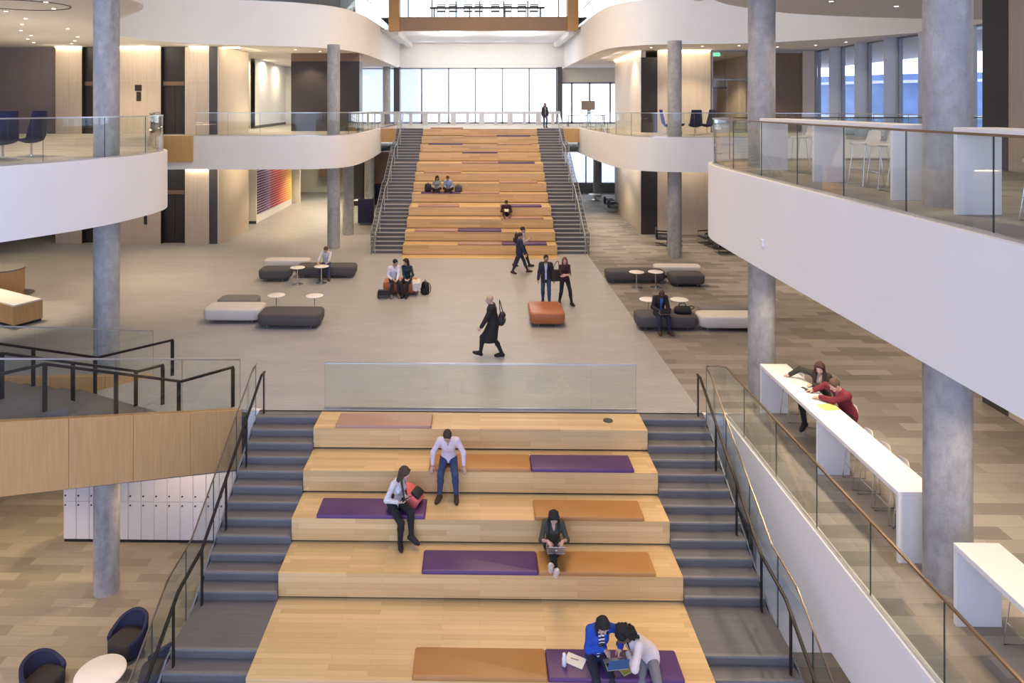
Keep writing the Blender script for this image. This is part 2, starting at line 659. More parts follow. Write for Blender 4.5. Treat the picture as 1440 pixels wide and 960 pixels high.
# ---- upper floor plates (z = 5.4)
left_edge_near = spline([(-27, 10.2), (-16.5, 11.7), (-13.2, 13.6), (-11.6, 15.2), (-10.95, 16.05), (-10.35, 17.1), (-9.95, 18.1), (-9.72, 19.3), (-9.66, 20.2), (-9.78, 21.0), (-10.15, 21.8), (-10.9, 22.9), (-12.3, 25.4), (-13.7, 28.6), (-14.6, 31.1)])
left_edge_far = spline([(-13.1, 31.2), (-10.4, 31.2), (-8.7, 31.28), (-7.5, 31.5), (-6.75, 31.95), (-6.3, 32.8), (-6.1, 34.5), (-6.08, 38), (-6.2, 42.3)])
K = .9
L2N = 6.84 - 1.44 * K
left_edge_near = [(x * K, y * K) for x, y in left_edge_near]
slab('floor_upper_balcony', 'ceiling_ground_balcony', left_edge_near + [(-14.9, 30.9), (-27, 30.9)], L2N, 3.98, 'planks_up')
fascia('wall_balcony_left_near', left_edge_near, 3.98, L2N)
slab('floor_upper_left', 'ceiling_ground_left', [(-27, 31.0), (-14.6, 31.0)] + left_edge_far + [(-6.2, 54), (-27, 54)], L2, 3.9, 'planks_up')
fascia('wall_balcony_left_far', [(-14.6, 31.15)] + left_edge_far, 3.9, L2)
fascia('trim_1', [(-14.75, 30.95), (-13.15, 31.1)], 4.25, L2 + .03, 'clad', .1)
slab('floor_upper_back', 'ceiling_ground_back', [(-6.4, 42.9), (6.2, 42.9), (6.2, 54), (-6.4, 54)], L2, 3.9, 'planks_up')
struct(MB().box(-6.4, -SX - .03, 42.2, 42.9, 4.55, L2).box(SX + .03, 6.2, 42.2, 42.9, 4.55, L2).build('trim_2', 'clad'))
right_edge_far = spline([(17.2, 18.6), (16.6, 24), (15, 28.6), (12.6, 30.1), (10, 30.25), (8.8, 30.25), (7.6, 30.6), (6.85, 31.6), (6.45, 33.2), (6.3, 36), (6.22, 40), (6.2, 42.9)])
slab('floor_upper_right', 'ceiling_ground_right', right_edge_far + [(6.2, 54), (27, 54), (27, 18.6)], L2, 3.9, 'planks_up')
fascia('wall_balcony_right_far', right_edge_far, 3.9, L2)
right_edge_near = spline([(5.55, -3), (5.55, 6), (5.5, 12), (5.5, 15.2), (5.58, 16.5), (5.9, 17.35), (6.5, 17.85), (7.4, 18.05), (10, 18.2), (17.2, 18.4)])
slab('floor_upper_near', 'ceiling_ground_near', right_edge_near + [(27, 18.6), (27, -3)], L2, 3.67, 'planks_up')
fascia('wall_balcony_right_near', right_edge_near, 3.67, L2)
# panel joints of the near balcony front
mb = MB()
for y in (9.05, 14.4):
    mb.box(5.475, 5.49, y - .008, y + .008, 3.67, L2)
struct(mb.build('trim_3', 'white_top'))

# ---- top floor plates
left_top = spline([(-27, 12), (-15, 14), (-10.6, 16.8), (-9.7, 18.6), (-10.1, 20.2), (-11.7, 22.2), (-13.7, 24.5), (-15.0, 27.3), (-14.9, 30), (-13.4, 32.1), (-10.9, 33.1), (-9.0, 33.9), (-7.5, 35.2), (-6.7, 38), (-6.45, 43), (-6.3, 53.6)])
struct(MB().prism(left_top + [(-27, 53.6)], L3B, L3B + .05).build('ceiling_upper_left', 'ceil'))
fascia('wall_gallery_left', left_top, L3B, L3T)
struct(MB().prism(left_top + [(-27, 53.6)], L3T - .06, L3T).build('floor_top_left', 'planks_up'))
right_top_near = spline([(6, -3), (5.9, 17.2), (6.4, 18.7), (7.3, 19.9), (8.5, 20.8), (9.8, 21.7), (12, 22.5), (14.8, 23.1), (19, 23.6)])
struct(MB().prism(right_top_near + [(27, 23.6), (27, -3)], L3B, L3B + .05).build('ceiling_upper_near', 'ceil'))
fascia('wall_gallery_right_near', right_top_near, L3B, L3T)
right_top_far = spline([(20, 26.2), (17.9, 27.4), (16.1, 29.5), (14.3, 31.2), (12.7, 32.2), (11, 32.6), (9.2, 32.8), (7.9, 33.2), (6.9, 34.5), (6.5, 37), (6.5, 44), (6.6, 53.6)])
struct(MB().prism(right_top_far + [(27, 53.6), (27, 26.2)], L3B, L3B + .05).build('ceiling_upper_right', 'ceil'))
fascia('wall_gallery_right_far', right_top_far, L3B, L3T)
struct(MB().prism(right_top_far + [(27, 53.6), (27, 26.2)], L3T - .06, L3T).build('floor_top_right', 'planks_up'))
# bridge across the back of the atrium
struct(MB().box(-6.6, 7.0, 53.5, 53.8, 9.78, 11.66).build('wall_back_lintel', 'plaster'))
struct(MB().box(-6.4, 6.9, 43.9, 53.6, 11.66, 11.72).build('ceiling_bridge', 'plaster'))
struct(MB().box(-6.4, 6.9, 44.0, 60, 12.45, 12.5).build('floor_top_bridge', 'planks_up'))
struct(MB().box(-5.17, 5.62, 43.85, 43.97, 11.62, 12.52).build('trim_4', 'band_oak'))
for i, (a, b) in enumerate(((-5.86, -5.17), (5.62, 6.31))):
    struct(MB().box(a, b, 43.7, 44.6, 11.62, 16.3).build('trim_%d' % (5 + i), 'orange_wood'))
struct(MB().box(-5.6, -5.25, 44, 53, 11.35, 11.66).box(5.7, 6.05, 44, 53, 11.35, 11.66).build('ceiling_beam_bridge', 'plaster'))
# roof and outer walls
struct(MB().box(-28, 28, -6, 66, 17.6, 17.8).build('ceiling_roof', 'ceil'))
struct(MB().box(-27.2, -27, -6, 54, LOW, 17.6).build('wall_left', 'cream'))
struct(MB().box(18.9, 19.1, -3, 27, 0, 3.9).box(18.9, 19.1, 27, 54, 0, 3.9).build('wall_right_ground', 'veneer'))
struct(MB().box(18, 18.2, -3, 14, L2, 9.75).build('wall_right_upper', 'veneer'))
struct(MB().box(18, 18.2, -3, 54, 9.75, 17.6).build('wall_right_top', 'plaster'))
struct(MB().box(-27, -9.8, 53.6, 53.8, 0, 17.6).box(11.6, 18, 53.6, 53.8, L2, 9.75).box(6.9, 18, 53.6, 53.8, 9.75, 12.4).box(-9.8, -6.4, 53.6, 53.8, 9.75, 12.4).box(10.6, 19, 53.6, 53.8, 0, 3.9).box(-9.8, 6, 53.6, 53.8, 0, 3.9).build('wall_back', 'cream'))

# ---- columns
for i, (x, y, r, z0, z1) in enumerate([(6.675, 9.86, .30, 0, L3B), (6.62, 16.15, .30, 0, L3B), (8.80, 31.0, .31, 0, L3B), (-7.03, 32.72, .30, 0, L3B), (-6.98, 36.1, .29, 0, 3.7),
                                       (-7.35, 45.4, .32, 0, 3.7), (-9.43, 17.1, .30, LOW, L3B), (8.9, 51.8, .32, 0, 3.9), (-7.05, 51.5, .28, L2, L3B)]):
    mb = MB()
    mb.lathe([(r, z0), (r, z1)], 40)
    struct(mb.build('column_%d' % (i + 1), 'concrete', loc=(x, y, 0), smooth=40))

# ---- left core: lifts between pale oak panels, on both floors
YC = 33.5


def wall_panel(name, x0, x1, y, z0, z1, mat, t=.1, seam=None):
    mb = MB()
    mb.box(x0, x1, y, y + t, z0, z1)
    if seam:
        mb.box(x0, x1, y - .002, y + .01, seam, seam + .012, 1)
        for k in range(1, int((x1 - x0) / .9) + 1):
            xx = x0 + k * (x1 - x0) / (int((x1 - x0) / .9) + 1)
            mb.box(xx - .005, xx + .005, y - .002, y + .01, z0, z1, 1)
    return struct(mb.build(name, [mat, 'clad'] if seam else mat))


struct(MB().box(-27, -21.03, YC + .6, YC + .8, L2, L3B).build('wall_core_mauve', 'mauve'))
for k, (z0, z1, tag_) in enumerate(((0, 3.67, 'ground'), (L2, 9.73, 'upper'))):
    for j, (a, b) in enumerate(((-21.03, -19.71), (-17.87, -15.77), (-14.57, -13.37))):
        wall_panel('wall_core_%s_%d' % (tag_, j + 1), a, b, YC, z0, z1, 'veneer', seam=z0 + 2.55)
    wall_panel('wall_core_strip_%s' % tag_, -13.37, -12.88, YC + .02, z0, z1, 'darkgrey')
    mb = MB()
    mb.box(-12.95, -12.88, YC, YC + 3.6, z0, z1)
    mb.add([(-12.88, YC, z0), (-12.62, YC + 3.6, z0), (-12.62, YC + 3.6, z1), (-12.88, YC, z1)], [(0, 1, 2, 3)])
    mb.box(-12.95, -12.62, YC + 3.5, YC + 3.6, z0, z1)
    struct(mb.build('wall_core_side_%s' % tag_, 'veneer'))
    for j, (a, b) in enumerate(((-19.71, -17.87), (-15.77, -14.57))):
        n = 1 + 2 * k + j
        mb = MB()
        mb.box(a, b, YC + .25, YC + .35, z0, z1, 0)
        mb.box(a, b, YC + .18, YC + .26, z0 + 2.42, z0 + 2.62, 1)
        mb.box((a + b) / 2 - .006, (a + b) / 2 + .006, YC + .235, YC + .26, z0, z0 + 2.42, 2)
        mb.box(a, a + .03, YC, YC + .3, z0, z1, 2)
        mb.box(b - .03, b, YC, YC + .3, z0, z1, 2)
        struct(mb.build('door_%d' % n, ['darkwood', 'brownwood', 'black']))
    # cream wall beyond the core
    if k == 0:
        wall_panel('wall_cream_ground', -13.4, -12.9, 39.2, z0, z1, 'cream')
        struct(MB().box(-13.4, -12.9, 39.17, 39.2, 0, .16).build('baseboard_ground', 'darkgrey'))
    else:
        wall_panel('wall_cream_upper', -15.5, -14.2, 42, z0, L3B, 'cream')
        struct(MB().box(-15.5, -14.25, 41.97, 42, L2, L2 + .18).build('baseboard_upper', 'darkgrey'))
        mb = MB()
        mb.add([(-13.9, 42, L2), (-14.7, 51.5, L2), (-14.7, 51.5, L3B), (-13.9, 42, L3B)], [(0, 1, 2, 3)])
        mb.add([(-13.895, 42, L2), (-14.695, 51.5, L2), (-14.695, 51.5, L2 + .18), (-13.895, 42, L2 + .18)], [(0, 1, 2, 3)], 1)
        mb.box(-14.72, -10, 51.5, 51.7, L2, L3B)
        struct(mb.build('wall_cream_angled', ['plaster', 'darkgrey']))
# dark panelled block on the upper floor
mb = MB()
mb.box(-10.55, -6.72, 38, 39, L2, L3B - .45, 0)
mb.box(-9.25, -9.235, 37.99, 38, L2, L3B - .45, 1)
mb.box(-10.55, -6.72, 37.99, 38, 8.35, 8.365, 1)
struct(mb.build('wall_dark_block', ['darkwood', 'black']))
struct(MB().box(-10.55, -6.72, 38, 39, L3B - .45, L3B).build('wall_dark_block_head', 'brownwood'))
# rainbow wall and the corridor behind it, main level
mb = MB()
mb.add([(-13.05, 39.4, .42), (-12.95, 46.8, .42), (-12.95, 46.8, 3.9), (-13.05, 39.4, 3.9)], [(0, 1, 2, 3)])
tag(mb.build('striped_mural', 'art'), 'slatted wall mural running from deep violet through red to yellow beside the corridor', 'mural')
struct(MB().box(-13.3, -13.07, 39.3, 46.9, 0, 3.9).box(-13.1, -12.97, 39.35, 46.85, 0, .4).build('wall_mural', 'plaster'))
struct(MB().box(-13.2, -12.6, 47.6, 47.8, 0, 3.9).build('wall_corridor_pier', 'cream'))
struct(MB().box(-9.1, -7.9, 46.3, 46.6, .3, 3.9).box(-9.06, -7.95, 46.35, 46.5, 0, .3).box(-9.1, -7.9, 46.3, 46.6, 3.85, 3.9).build('wall_corridor_dark', 'darkwood'))
struct(MB().box(-7.9, -5.0, 48.2, 48.4, 0, 3.9).build('wall_corridor_brown', 'brownwood'))
struct(MB().box(-12.4, -9.8, 52.5, 52.7, 1.3, 3.3).build('wall_corridor_panel', 'brownwood'))  # plain brown panel before the back wall
# wall plates between the lifts
mb = MB()
mb.box(-17.05, -16.72, YC - .03, YC, 7.55, 7.85).box(-16.97, -16.75, YC - .03, YC, 7.05, 7.5)
tag(mb.build('lift_call_panel', 'darkwood'), 'pair of dark lift call plates on pale oak wall behind the upper balcony', 'call panel')
tag(MB().box(-14.75, -14.45, 41.94, 41.97, 8.0, 8.22).build('wall_plate', 'darkgrey'), 'small dark sign plate high on the cream wall', 'sign plate')
tag(MB().box(-16.6, -16.45, YC - .03, YC, .95, 1.55).build('lift_indicator', 'darkwood'), 'narrow dark plate on ground level oak lift wall', 'call panel')

# ---- right core
for k, (z0, z1, tg) in enumerate(((0, 3.9, 'ground'), (L2, 9.73, 'upper'))):
    mb = MB()
    mb.add([(8.55, 36.3, z0), (8.85, 44.9, z0), (8.85, 44.9, z1), (8.55, 36.3, z1)], [(0, 3, 2, 1)])
    mb.box(8.6, 8.8, 36.35, 36.5, z0, z1)
    mb.box(8.9, 12, 44.8, 44.9, z0, z1)
    struct(mb.build('wall_side_core_%s' % tg, 'veneer'))
    wall_panel('wall_side_strip_%s' % tg, 8.55, 9.4, 36.3, z0, z1 - (.35 if k else 0), 'darkwood')
    wall_panel('wall_side_oak_%s' % tg, 9.4, 12.2, 36.28, z0, z1, 'veneer', seam=z0 + 2.55)
struct(MB().box(15.6, 17.0, 36.3, 36.45, L2, 9.6).build('wall_brown_upper', 'brownwood'))
struct(MB().box(17.0, 17.6, 36.2, 36.45, L2, 9.7).build('wall_pier_upper', 'veneer'))
struct(MB().box(12.2, 15.6, 46, 46.2, L2, 8.0).build('wall_room_back', 'veneer'))
struct(MB().box(12.2, 15.6, 46, 46.2, 8.7, 9.75).build('wall_room_head', 'cream'))
struct(MB().box(12.2, 12.24, 36.4, 46, L2, 9.75).box(15.58, 15.62, 36.45, 46, L2, 9.75).build('wall_room_sides', 'veneer'))
# core beside the near balcony
for k, (z0, z1, tg) in enumerate(((0, 3.67, 'ground'), (L2, 9.7, 'upper'))):
    struct(MB().box(11.6, 12.3, 15.2, 15.95, z0, z1).build('wall_near_strip_%s' % tg, 'darkgrey'))
    struct(MB().box(11.62, 12.3, 4, 15.2, z0, z1).build('wall_near_core_%s' % tg, 'veneer'))

# ---- windows
def window(name, x0, x1, y, z0, z1, xs, zs=(), mw=.06, along='x', mat='mullion', depth=.16):
    mb = MB()
    fr = lambda a, b, c, d: mb.box(a, b, y - depth / 2, y + depth / 2, c, d, 0) if along == 'x' else mb.box(y - depth / 2, y + depth / 2, a, b, c, d, 0)
    for x in xs:
        fr(x - mw / 2, x + mw / 2, z0, z1)
    for z in [z0 + mw / 2, z1 - mw / 2] + list(zs):
        fr(x0, x1, z - mw / 2, z + mw / 2)
    o = struct(mb.build(name, mat))
    g = MB()
    if along == 'x':
        g.box(x0, x1, y - .01, y + .01, z0, z1)
    else:
        g.box(y - .01, y + .01, x0, x1, z0, z1)
    g.build('pane', 'window_glass', o)
    return o


window('window_1', -9.8, 6.0, 53.6, L2, 9.8, (-9.8, -6.65, -4.57, -2.45, -.35, 1.77, 3.87, 6.0), mw=.13)
struct(MB().box(-6.65, -6.2, 52.6, 53.5, L2, 9.8).box(6.0, 6.35, 52.8, 53.5, L2, 9.8).build('wall_window_pier', 'darkgrey'))
window('window_2', 6.4, 11.6, 53.6, L2, 8.65, (6.4, 7.2, 8.6, 10.2, 11.6), mw=.14)
struct(MB().box(6.4, 11.6, 53.55, 53.7, 8.65, 9.75).build('wall_window_head', 'cream'))
window('window_3', 6.0, 10.6, 53.6, .7, 3.9, (6.0, 8.3, 10.6), mw=.1)
struct(MB().box(6.0, 10.6, 53.5, 53.7, 0, .7).build('wall_window_sill', 'midgrey_fabric'))
window('window_4', 14, 37, 18, L2, 9.75, (14, 16.3, 18.6, 20.9, 23.2, 25.5, 27.2, 29.5, 31.8, 34.1, 36.5), mw=.07, along='y')
mb = MB()
for y in (22.6, 24.9, 27.2, 29.5, 31.8, 34.1, 36.6):
    mb.box(17.35, 17.97, y + .05, y + .12, L2, 9.75)
struct(mb.build('trim_7', 'fin'))
window('window_5', -6.3, 6.9, 60, 12.5, 17.5, (-6.3, -4.2, -2.1, 0, 2.1, 4.2, 6.9), mw=.12)
window('window_6', 12.24, 15.58, 36.4, L2, 9.75, (12.3, 14.15, 15.5), (8.2,), mw=.07)
# grey bench rail that runs along the foot of the back window
mb = MB()
mb.box(-9.6, 6.0, 50.9, 51.1, 6.18, 6.38)
for k in range(15):
    x = -9.4 + k * 1.06
    w_ = .20 if k % 2 else .12
    mb.box(x - w_, x + w_, 50.92, 51.08, L2, 6.18)
tag(mb.build('window_guard', 'fin'), 'long grey guard rail on stub posts in front of the back window', 'guard rail')

# ---- what stands outside the windows
struct(MB().box(-120, 160, 62, 200, -.3, -.1).box(28, 160, -60, 62, -.3, -.1).build('ground_outside', 'grass_ext'))
mb = MB()
mb.prism(spline([(31, 92), (30, 80), (32, 69), (37, 61), (45, 57), (54, 58)], 6) + [(70, 70), (70, 95)], 0, 9.6)
for k in range(3):
    mb.prism(spline([(30.8, 92), (29.8, 80), (31.8, 68.9), (36.9, 60.8), (45, 56.8), (54, 57.8)], 6) + [(70, 70), (70, 95)], 2.6 + 3.1 * k, 2.85 + 3.1 * k, 1)
tag(mb.build('curved_building', ['ext_glass', 'ext_wall']), 'curved blue glass building seen through the finned side window', 'building')
mb = MB()
mb.prism([(-30, 100), (-9, 100), (-9, 120), (-30, 120)], 0, 13)
mb.prism([(-32, 98), (-6, 98), (-6, 121), (-32, 121)], 13, 13.8)
tag(mb.build('pale_building', 'ext_wall'), 'pale flat roofed building beyond the back window', 'building')

# ================================================================ bleachers and stairs
low_fronts = [14.43, 13.59, 12.75, 11.91, 10.24, 8.7]
bl = thing('timber_bleacher', 'wide lower oak bleacher with deep seats, closest to the viewer below the glass screen', 'bleacher', (0, low_fronts[-1], -2.25))
back = 15.25
for k, f in enumerate(low_fronts):
    z = -.45 * k
    mb = MB()
    mb.box(-W, W, f - low_fronts[-1], back - low_fronts[-1] + (.0 if k == 0 else .04), z + 2.25 - .41, z + 2.25)
    mb.box(-W + .004, W - .004, f + .05 - low_fronts[-1], back - low_fronts[-1], z + 2.25 - .46, z + 2.25 - .40, 1)
    mb.build('tier', ['oak', 'black'], bl)
    back = f
ub_fronts = [31.2, 32.07, 32.94, 33.81, 35.41, 36.28, 37.15, 38.02, 39.65, 40.52, 41.39, 42.26]
bu = thing('timber_bleacher', 'tall oak bleacher climbing to the upper floor before the bright window', 'bleacher', (0, 30.4, 0))
for k, f in enumerate(ub_fronts):
    z = .45 * (k + 1)
    b = ub_fronts[k + 1] + .04 if k < 11 else 43.0
    mb = MB()
    mb.box(-W, W, f - 30.4, b - 30.4, z - .42, z)
    mb.box(-W + .004, W - .004, f + .05 - 30.4, b - 30.4, z - .47, z - .41, 1)
    mb.build('tier', ['oak', 'black'], bu)
MB().box(-W, W, .03, 1.0, -.01, .012).build('floor_strip', 'oak', bu)
# the round floor socket set into the top seat
MB().lathe([(.105, 0), (.105, .012), (.09, .016), (.0, .016)], 24).build('floor_socket', 'darkgrey', bl, loc=(2.78, 14.86 - low_fronts[-1], 2.25))


def stair_profile(nos, thick=.35):
    """nos = [(y, z_low, z_high)] risers from the low end to the high end; returns a closed (y, z) outline"""
    top = []
    for y, a, b in nos:
        top += [(y, a), (y, b)]
    return top


def carpet_stair(name, label, sx, risers, y_end, z_end, base, nose='midgrey_fabric'):
    """sx = +1 / -1 side; risers = list of (y, z below, z above) from the bottom up"""
    t = thing(name, label, 'stair', (sx * (W + SX) / 2, base[0], base[1]))
    hw = (SX - W) / 2 - .003
    prof = [(y - base[0], z - base[1]) for p in risers for y, z in ((p[0], p[1]), (p[0], p[2]))]
    prof.append((y_end - base[0], risers[-1][2] - base[1]))
    low = [(y_end - base[0], risers[-1][2] - base[1] - .4)]
    # sloped underside
    for p in reversed(risers):
        low.append((p[0] - base[0] + .18, p[1] - base[1] - .16))
    low.append((risers[0][0] - base[0] + .02, risers[0][1] - base[1]))
    mb = MB().extrude_x(prof + low, -hw, hw)
    for y, a, b in risers:
        mb.box(-hw, hw, y - base[0] - .022, y - base[0] + .03, b - base[1] - .028, b - base[1] + .004, 1)
    mb.build('flight', ['stair_carpet', nose], t)
    return t


lr = []
z = 0.
ys = [14.94 - .28 * j for j in range(12)] + [10.79 - .28 * j for j in range(10)]
for y in ys:
    lr.append((y, z - .15, z))
    z -= .15
lr = lr[::-1]
ur = []
z = 0.
for y in [31.5 + .29 * j for j in range(12)] + [35.41 + .29 * j for j in range(12)] + [39.65 + .29 * j for j in range(12)]:
    ur.append((y, z, z + .15))
    z += .15
for sx, side in ((-1, 'beside the wood clad side stair'), (1, 'beside the white edged opening')):
    carpet_stair('carpeted_stair', 'lower grey carpeted stair ' + side, sx, lr, 15.25, 0, (lr[0][0], lr[0][1]))
for sx, side in ((-1, 'on the mural side of the tall bleacher'), (1, 'on the plank carpet side of the tall bleacher')):
    carpet_stair('carpeted_stair', 'upper dark carpeted stair ' + side, sx, ur, 43.0, L2, (31.5, 0), 'pale_nosing')

low_line = [(15.15, 0), (14.94, 0), (11.72, -1.725), (10.79, -1.8), (8.1, -3.24)]
up_line = [(31.15, .0), (31.5, .15), (34.69, 1.8), (35.41, 1.95), (38.6, 3.6), (39.65, 3.75), (42.84, L2), (43.3, L2)]


def z_on(line, y):
    ln = sorted(line)
    for (a, za), (b, zb) in zip(ln, ln[1:]):
        if a <= y <= b:
            return za + (zb - za) * (y - a) / (b - a)
    return ln[0][1] if y < ln[0][0] else ln[-1][1]


def stair_guard(label, sx, line, panes, metal, hr_metal, gx=.05, base=0):
    """glass side of a flight: panes, cap, and the handrail on posts"""
    y0 = min(p[0] for p in line)
    o = thing('glass_balustrade', label + ' glass side guard', 'balustrade', (sx * (SX + gx), y0, z_on(line, y0)))
    zb = z_on(line, y0)
    for a, b in panes:
        ys_ = [a + (b - a) * i / 4 for i in range(5)]
        mb = MB()
        mb.ribbon([(0, y - y0) for y in ys_], 0, 0, .014, 0, 1, z0f=lambda i: z_on(line, ys_[i]) - zb - .2, z1f=lambda i: z_on(line, ys_[i]) - zb + 1.06)
        mb.build('glass_pane', ['glass', 'glass_edge'], o)
    lo = sorted(line)
    pts = [(0, y - y0, z - zb + 1.075) for y, z in lo]
    mb = MB()
    for p, q in zip(pts, pts[1:]):
        mb.bar(p, q, .022, .022)
    mb.build('top_cap', metal, o)
    mb = MB()
    for p, q in zip(lo, lo[1:]):
        mb.bar((0, p[0] - y0, p[1] - zb - .2), (0, q[0] - y0, q[1] - zb - .2), .03, .09)
    mb.build('base_channel', 'mullion', o)
    # handrail
    h = thing('stair_handrail', label + ' handrail on flat posts', 'handrail', (sx * (SX - .13), y0, zb))
    pts = [(0, y - y0, z - zb + .9) for y, z in lo]
    mb = MB()
    for p, q in zip(pts, pts[1:]):
        mb.bar(p, q, .045, .04)
    mb.build('rail', hr_metal, h)
    for y in base:
        MB().box(-.012, .012, y - y0 - .03, y - y0 + .03, z_on(line, y) - zb - .06, z_on(line, y) - zb + .89).build('post', hr_metal, h)


for sx, side in ((-1, 'mural side'), (1, 'bar side')):
    stair_guard('lower stair, %s,' % side, sx, low_line, [(15.1, 13.9), (13.88, 12.7), (12.68, 11.5), (11.48, 10.3), (10.28, 9.2), (9.18, 8.1)], 'brass', 'bronze', base=(15.1, 13.96, 12.84, 11.72, 10.62, 9.6, 8.5))
    stair_guard('upper stair, %s,' % side, sx, up_line, [(31.15, 33.1), (33.12, 35.1), (35.12, 37.1), (37.12, 39.1), (39.12, 41.1), (41.12, 43.3)], 'steel', 'alu', base=(31.2, 32.7, 34.3, 35.4, 36.9, 38.4, 39.7, 41.2, 42.7))


def guard(label, path, z0, h=1.08, step=1.5, cap='steel', capw=.035, caph=.03):
    P = resample(path, .25)
    o0 = Vector((P[0][0], P[0][1], z0))
    o = thing('glass_balustrade', label, 'balustrade', o0)
    rel = [(p[0] - o0.x, p[1] - o0.y) for p in P]
    per = max(1, round(step / .25))
    for i in range(0, len(rel) - 1, per):
        seg = rel[i:i + per + 1]
        if len(seg) < 2:
            continue
        a, b = Vector(seg[0]), Vector(seg[-1])
        seg[0] = tuple(a + (Vector(seg[1]) - a).normalized() * .006)
        seg[-1] = tuple(b + (Vector(seg[-2]) - b).normalized() * .006)
        MB().ribbon(seg, .0, h, .014, 0, 1).build('glass_pane', ['glass', 'glass_edge'], o, smooth=30)
    MB().ribbon(rel, h, h + caph, capw).build('top_rail', cap, o, smooth=30)
    MB().ribbon(rel, .0, .05, .04).build('base_channel', 'steel', o, smooth=30)
    return o


guard('clear glass screen along the back of the lower bleacher', [(-3.5, 15.33), (3.5, 15.33)], 0, 1.02, 1.4)
guard('glass guard with bronze cap above the white edged opening beside the bar tables', [(SX + .07, 15.17), (5.42, 15.17), (5.42, -2.5)], 0, 1.06, 1.5, 'brass')
guard('curved glass guard with bronze cap on the balcony above the bar tables', offset(right_edge_near, -.06), L2, 1.1, 1.5, 'brass', .045)
guard('curved glass guard on the balcony holding the high backed navy chairs', offset(left_edge_near, .06), L2N, 1.0, 1.5)
guard('glass guard on the balcony in front of the dark panelled block', offset(left_edge_far, .06), L2, 1.08, 1.5)
guard('sweeping glass guard on the balcony beside the monitor stand', offset(right_edge_far, -.06), L2, 1.08, 1.5)

guard('glass guard on the top floor gallery above the dark panelled block', offset([p for p in left_top if p[1] > 30.5], .06), L3T, 1.08, 1.5, 'brass')
guard('glass guard on the top floor gallery above the oak core', offset([p for p in right_top_far if p[0] < 13], -.06), L3T, 1.08, 1.5, 'brass')
mb = MB()
mb.rbox(-.02, .02, -.05, .05, -.07, .07, .01, 2)
tag(mb.build('sensor_box', 'white_top', loc=(5.42, 13.2, 4.2)), 'tiny white sensor box on the white balcony front above the bar', 'sensor')
mb = MB()
mb.tube([(1.3 * math.cos(a * PI / 24), 1.05 * math.sin(a * PI / 24), 0) for a in range(48)], .018, 6, closed=True)
struct(mb.build('trim_8', 'darkgrey', loc=(-13.3, 19.6, 9.745)))

# ================================================================ the wood clad side stair
def prism_st(mb, pts, z0, z1, mi=0):
    return mb.prism([(p[0], -p[1]) for p in pts], z0, z1, mi)


ss = thing('side_stair', 'oak clad side stair rising from the main floor towards the balcony', 'stair', (A.x, A.y, 0), math.radians(225))
top_z = lambda s: .262 * s
for t0, s0, name in ((0., 0., 'near_parapet'), (3.39, .7, 'far_parapet')):
    mb = MB()
    for k in range(7):
        a, b = s0 + k * 1.15, s0 + (k + 1) * 1.15 - .008
        za, zb_ = top_z(a - s0), top_z(b - s0)
        y0_, y1_ = -t0 - .07, -t0 + .07
        vs = [(a, y0_, za - 1.33), (b, y0_, zb_ - 1.33), (b, y1_, zb_ - 1.33), (a, y1_, za - 1.33), (a, y0_, za), (b, y0_, zb_), (b, y1_, zb_), (a, y1_, za)]
        mb.add(vs, [(0, 3, 2, 1), (4, 5, 6, 7), (0, 1, 5, 4), (2, 3, 7, 6), (0, 4, 7, 3), (1, 2, 6, 5)])
    mb.build('parapet', 'clad', ss)
    g = thing('glass_balustrade', 'glass guard on the %s oak parapet of the side stair' % ('outer' if t0 == 0 else 'inner'), 'balustrade', tuple(Vector((A.x, A.y, 0)) + Vector((*(U * s0 + V * t0), 0))), math.radians(225))
    for k in range(6):
        a, b = k * 1.3, (k + 1) * 1.3 - .015
        MB().ribbon([(a, 0), (b, 0)], 0, 0, .014, 0, 1, z0f=lambda i: top_z((a, b)[i]) + .0, z1f=lambda i: top_z((a, b)[i]) + 1.1).build('glass_pane', ['glass', 'glass_edge'], g)
    MB().bar((0, 0, 1.115), (7.8, 0, top_z(7.8) + 1.115), .035, .03).build('top_rail', 'steel', g)
mb = MB()
sk = .36
for k in range(7):
    s = 1.25 + .36 * k
    prism_st(mb, [(s, .07), (4.2, .07), (4.2 + sk * 3.2, 3.32), (s + sk * 3.2, 3.32)], .15 * k, .15 * (k + 1))
mb.build('flight', 'stair_carpet', ss)
mb = MB()
prism_st(mb, [(4.0, .07), (8.0, .07), (8.0, 3.32), (4.0 + sk * 3.2, 3.32)], .85, 1.06)
mb.build('landing', 'stair_carpet', ss)
mb = MB()
mb.add([(0, 0, -1.36), (7, 0, top_z(7) - 1.31), (7, -3.39, top_z(7) - 1.31), (0, -3.39, -1.36)], [(0, 1, 2, 3)])
mb.add([(0, 0, -1.39), (7, 0, top_z(7) - 1.34), (7, -3.39, top_z(7) - 1.34), (0, -3.39, -1.39)], [(3, 2, 1, 0)])
mb.build('soffit', 'plaster', ss)
for nm, t0, s_a, s_b in (('outer', .22, .05, 1.23), ('middle', 1.45, 1.15, 1.7), ('inner', 3.0, .35, 2.1)):
    h = thing('stair_handrail', 'dark handrail along the %s line of the oak side stair' % nm, 'handrail', (A.x, A.y, 0), math.radians(225))
    pts = [(s_a, -t0, .9), (s_b, -t0, .9), (s_b + 2.55, -t0, 1.95), (7.0, -t0, 1.95)]
    mb = MB()
    for p, q in zip(pts, pts[1:]):
        mb.bar(p, q, .045, .05)
    mb.build('rail', 'bronze', h)
    for s in (s_a + .02, s_b + .05, s_b + 1.3, s_b + 2.55, s_b + 3.4):
        zt = .9 if s <= s_b else min(1.95, .9 + (s - s_b) * .412)
        zf = 0 if s < s_b else min(1.05, (s - s_b) * .412)
        MB().box(s - .04, s + .04, -t0 - .015, -t0 + .015, zf, zt - .02).build('post', 'bronze', h)

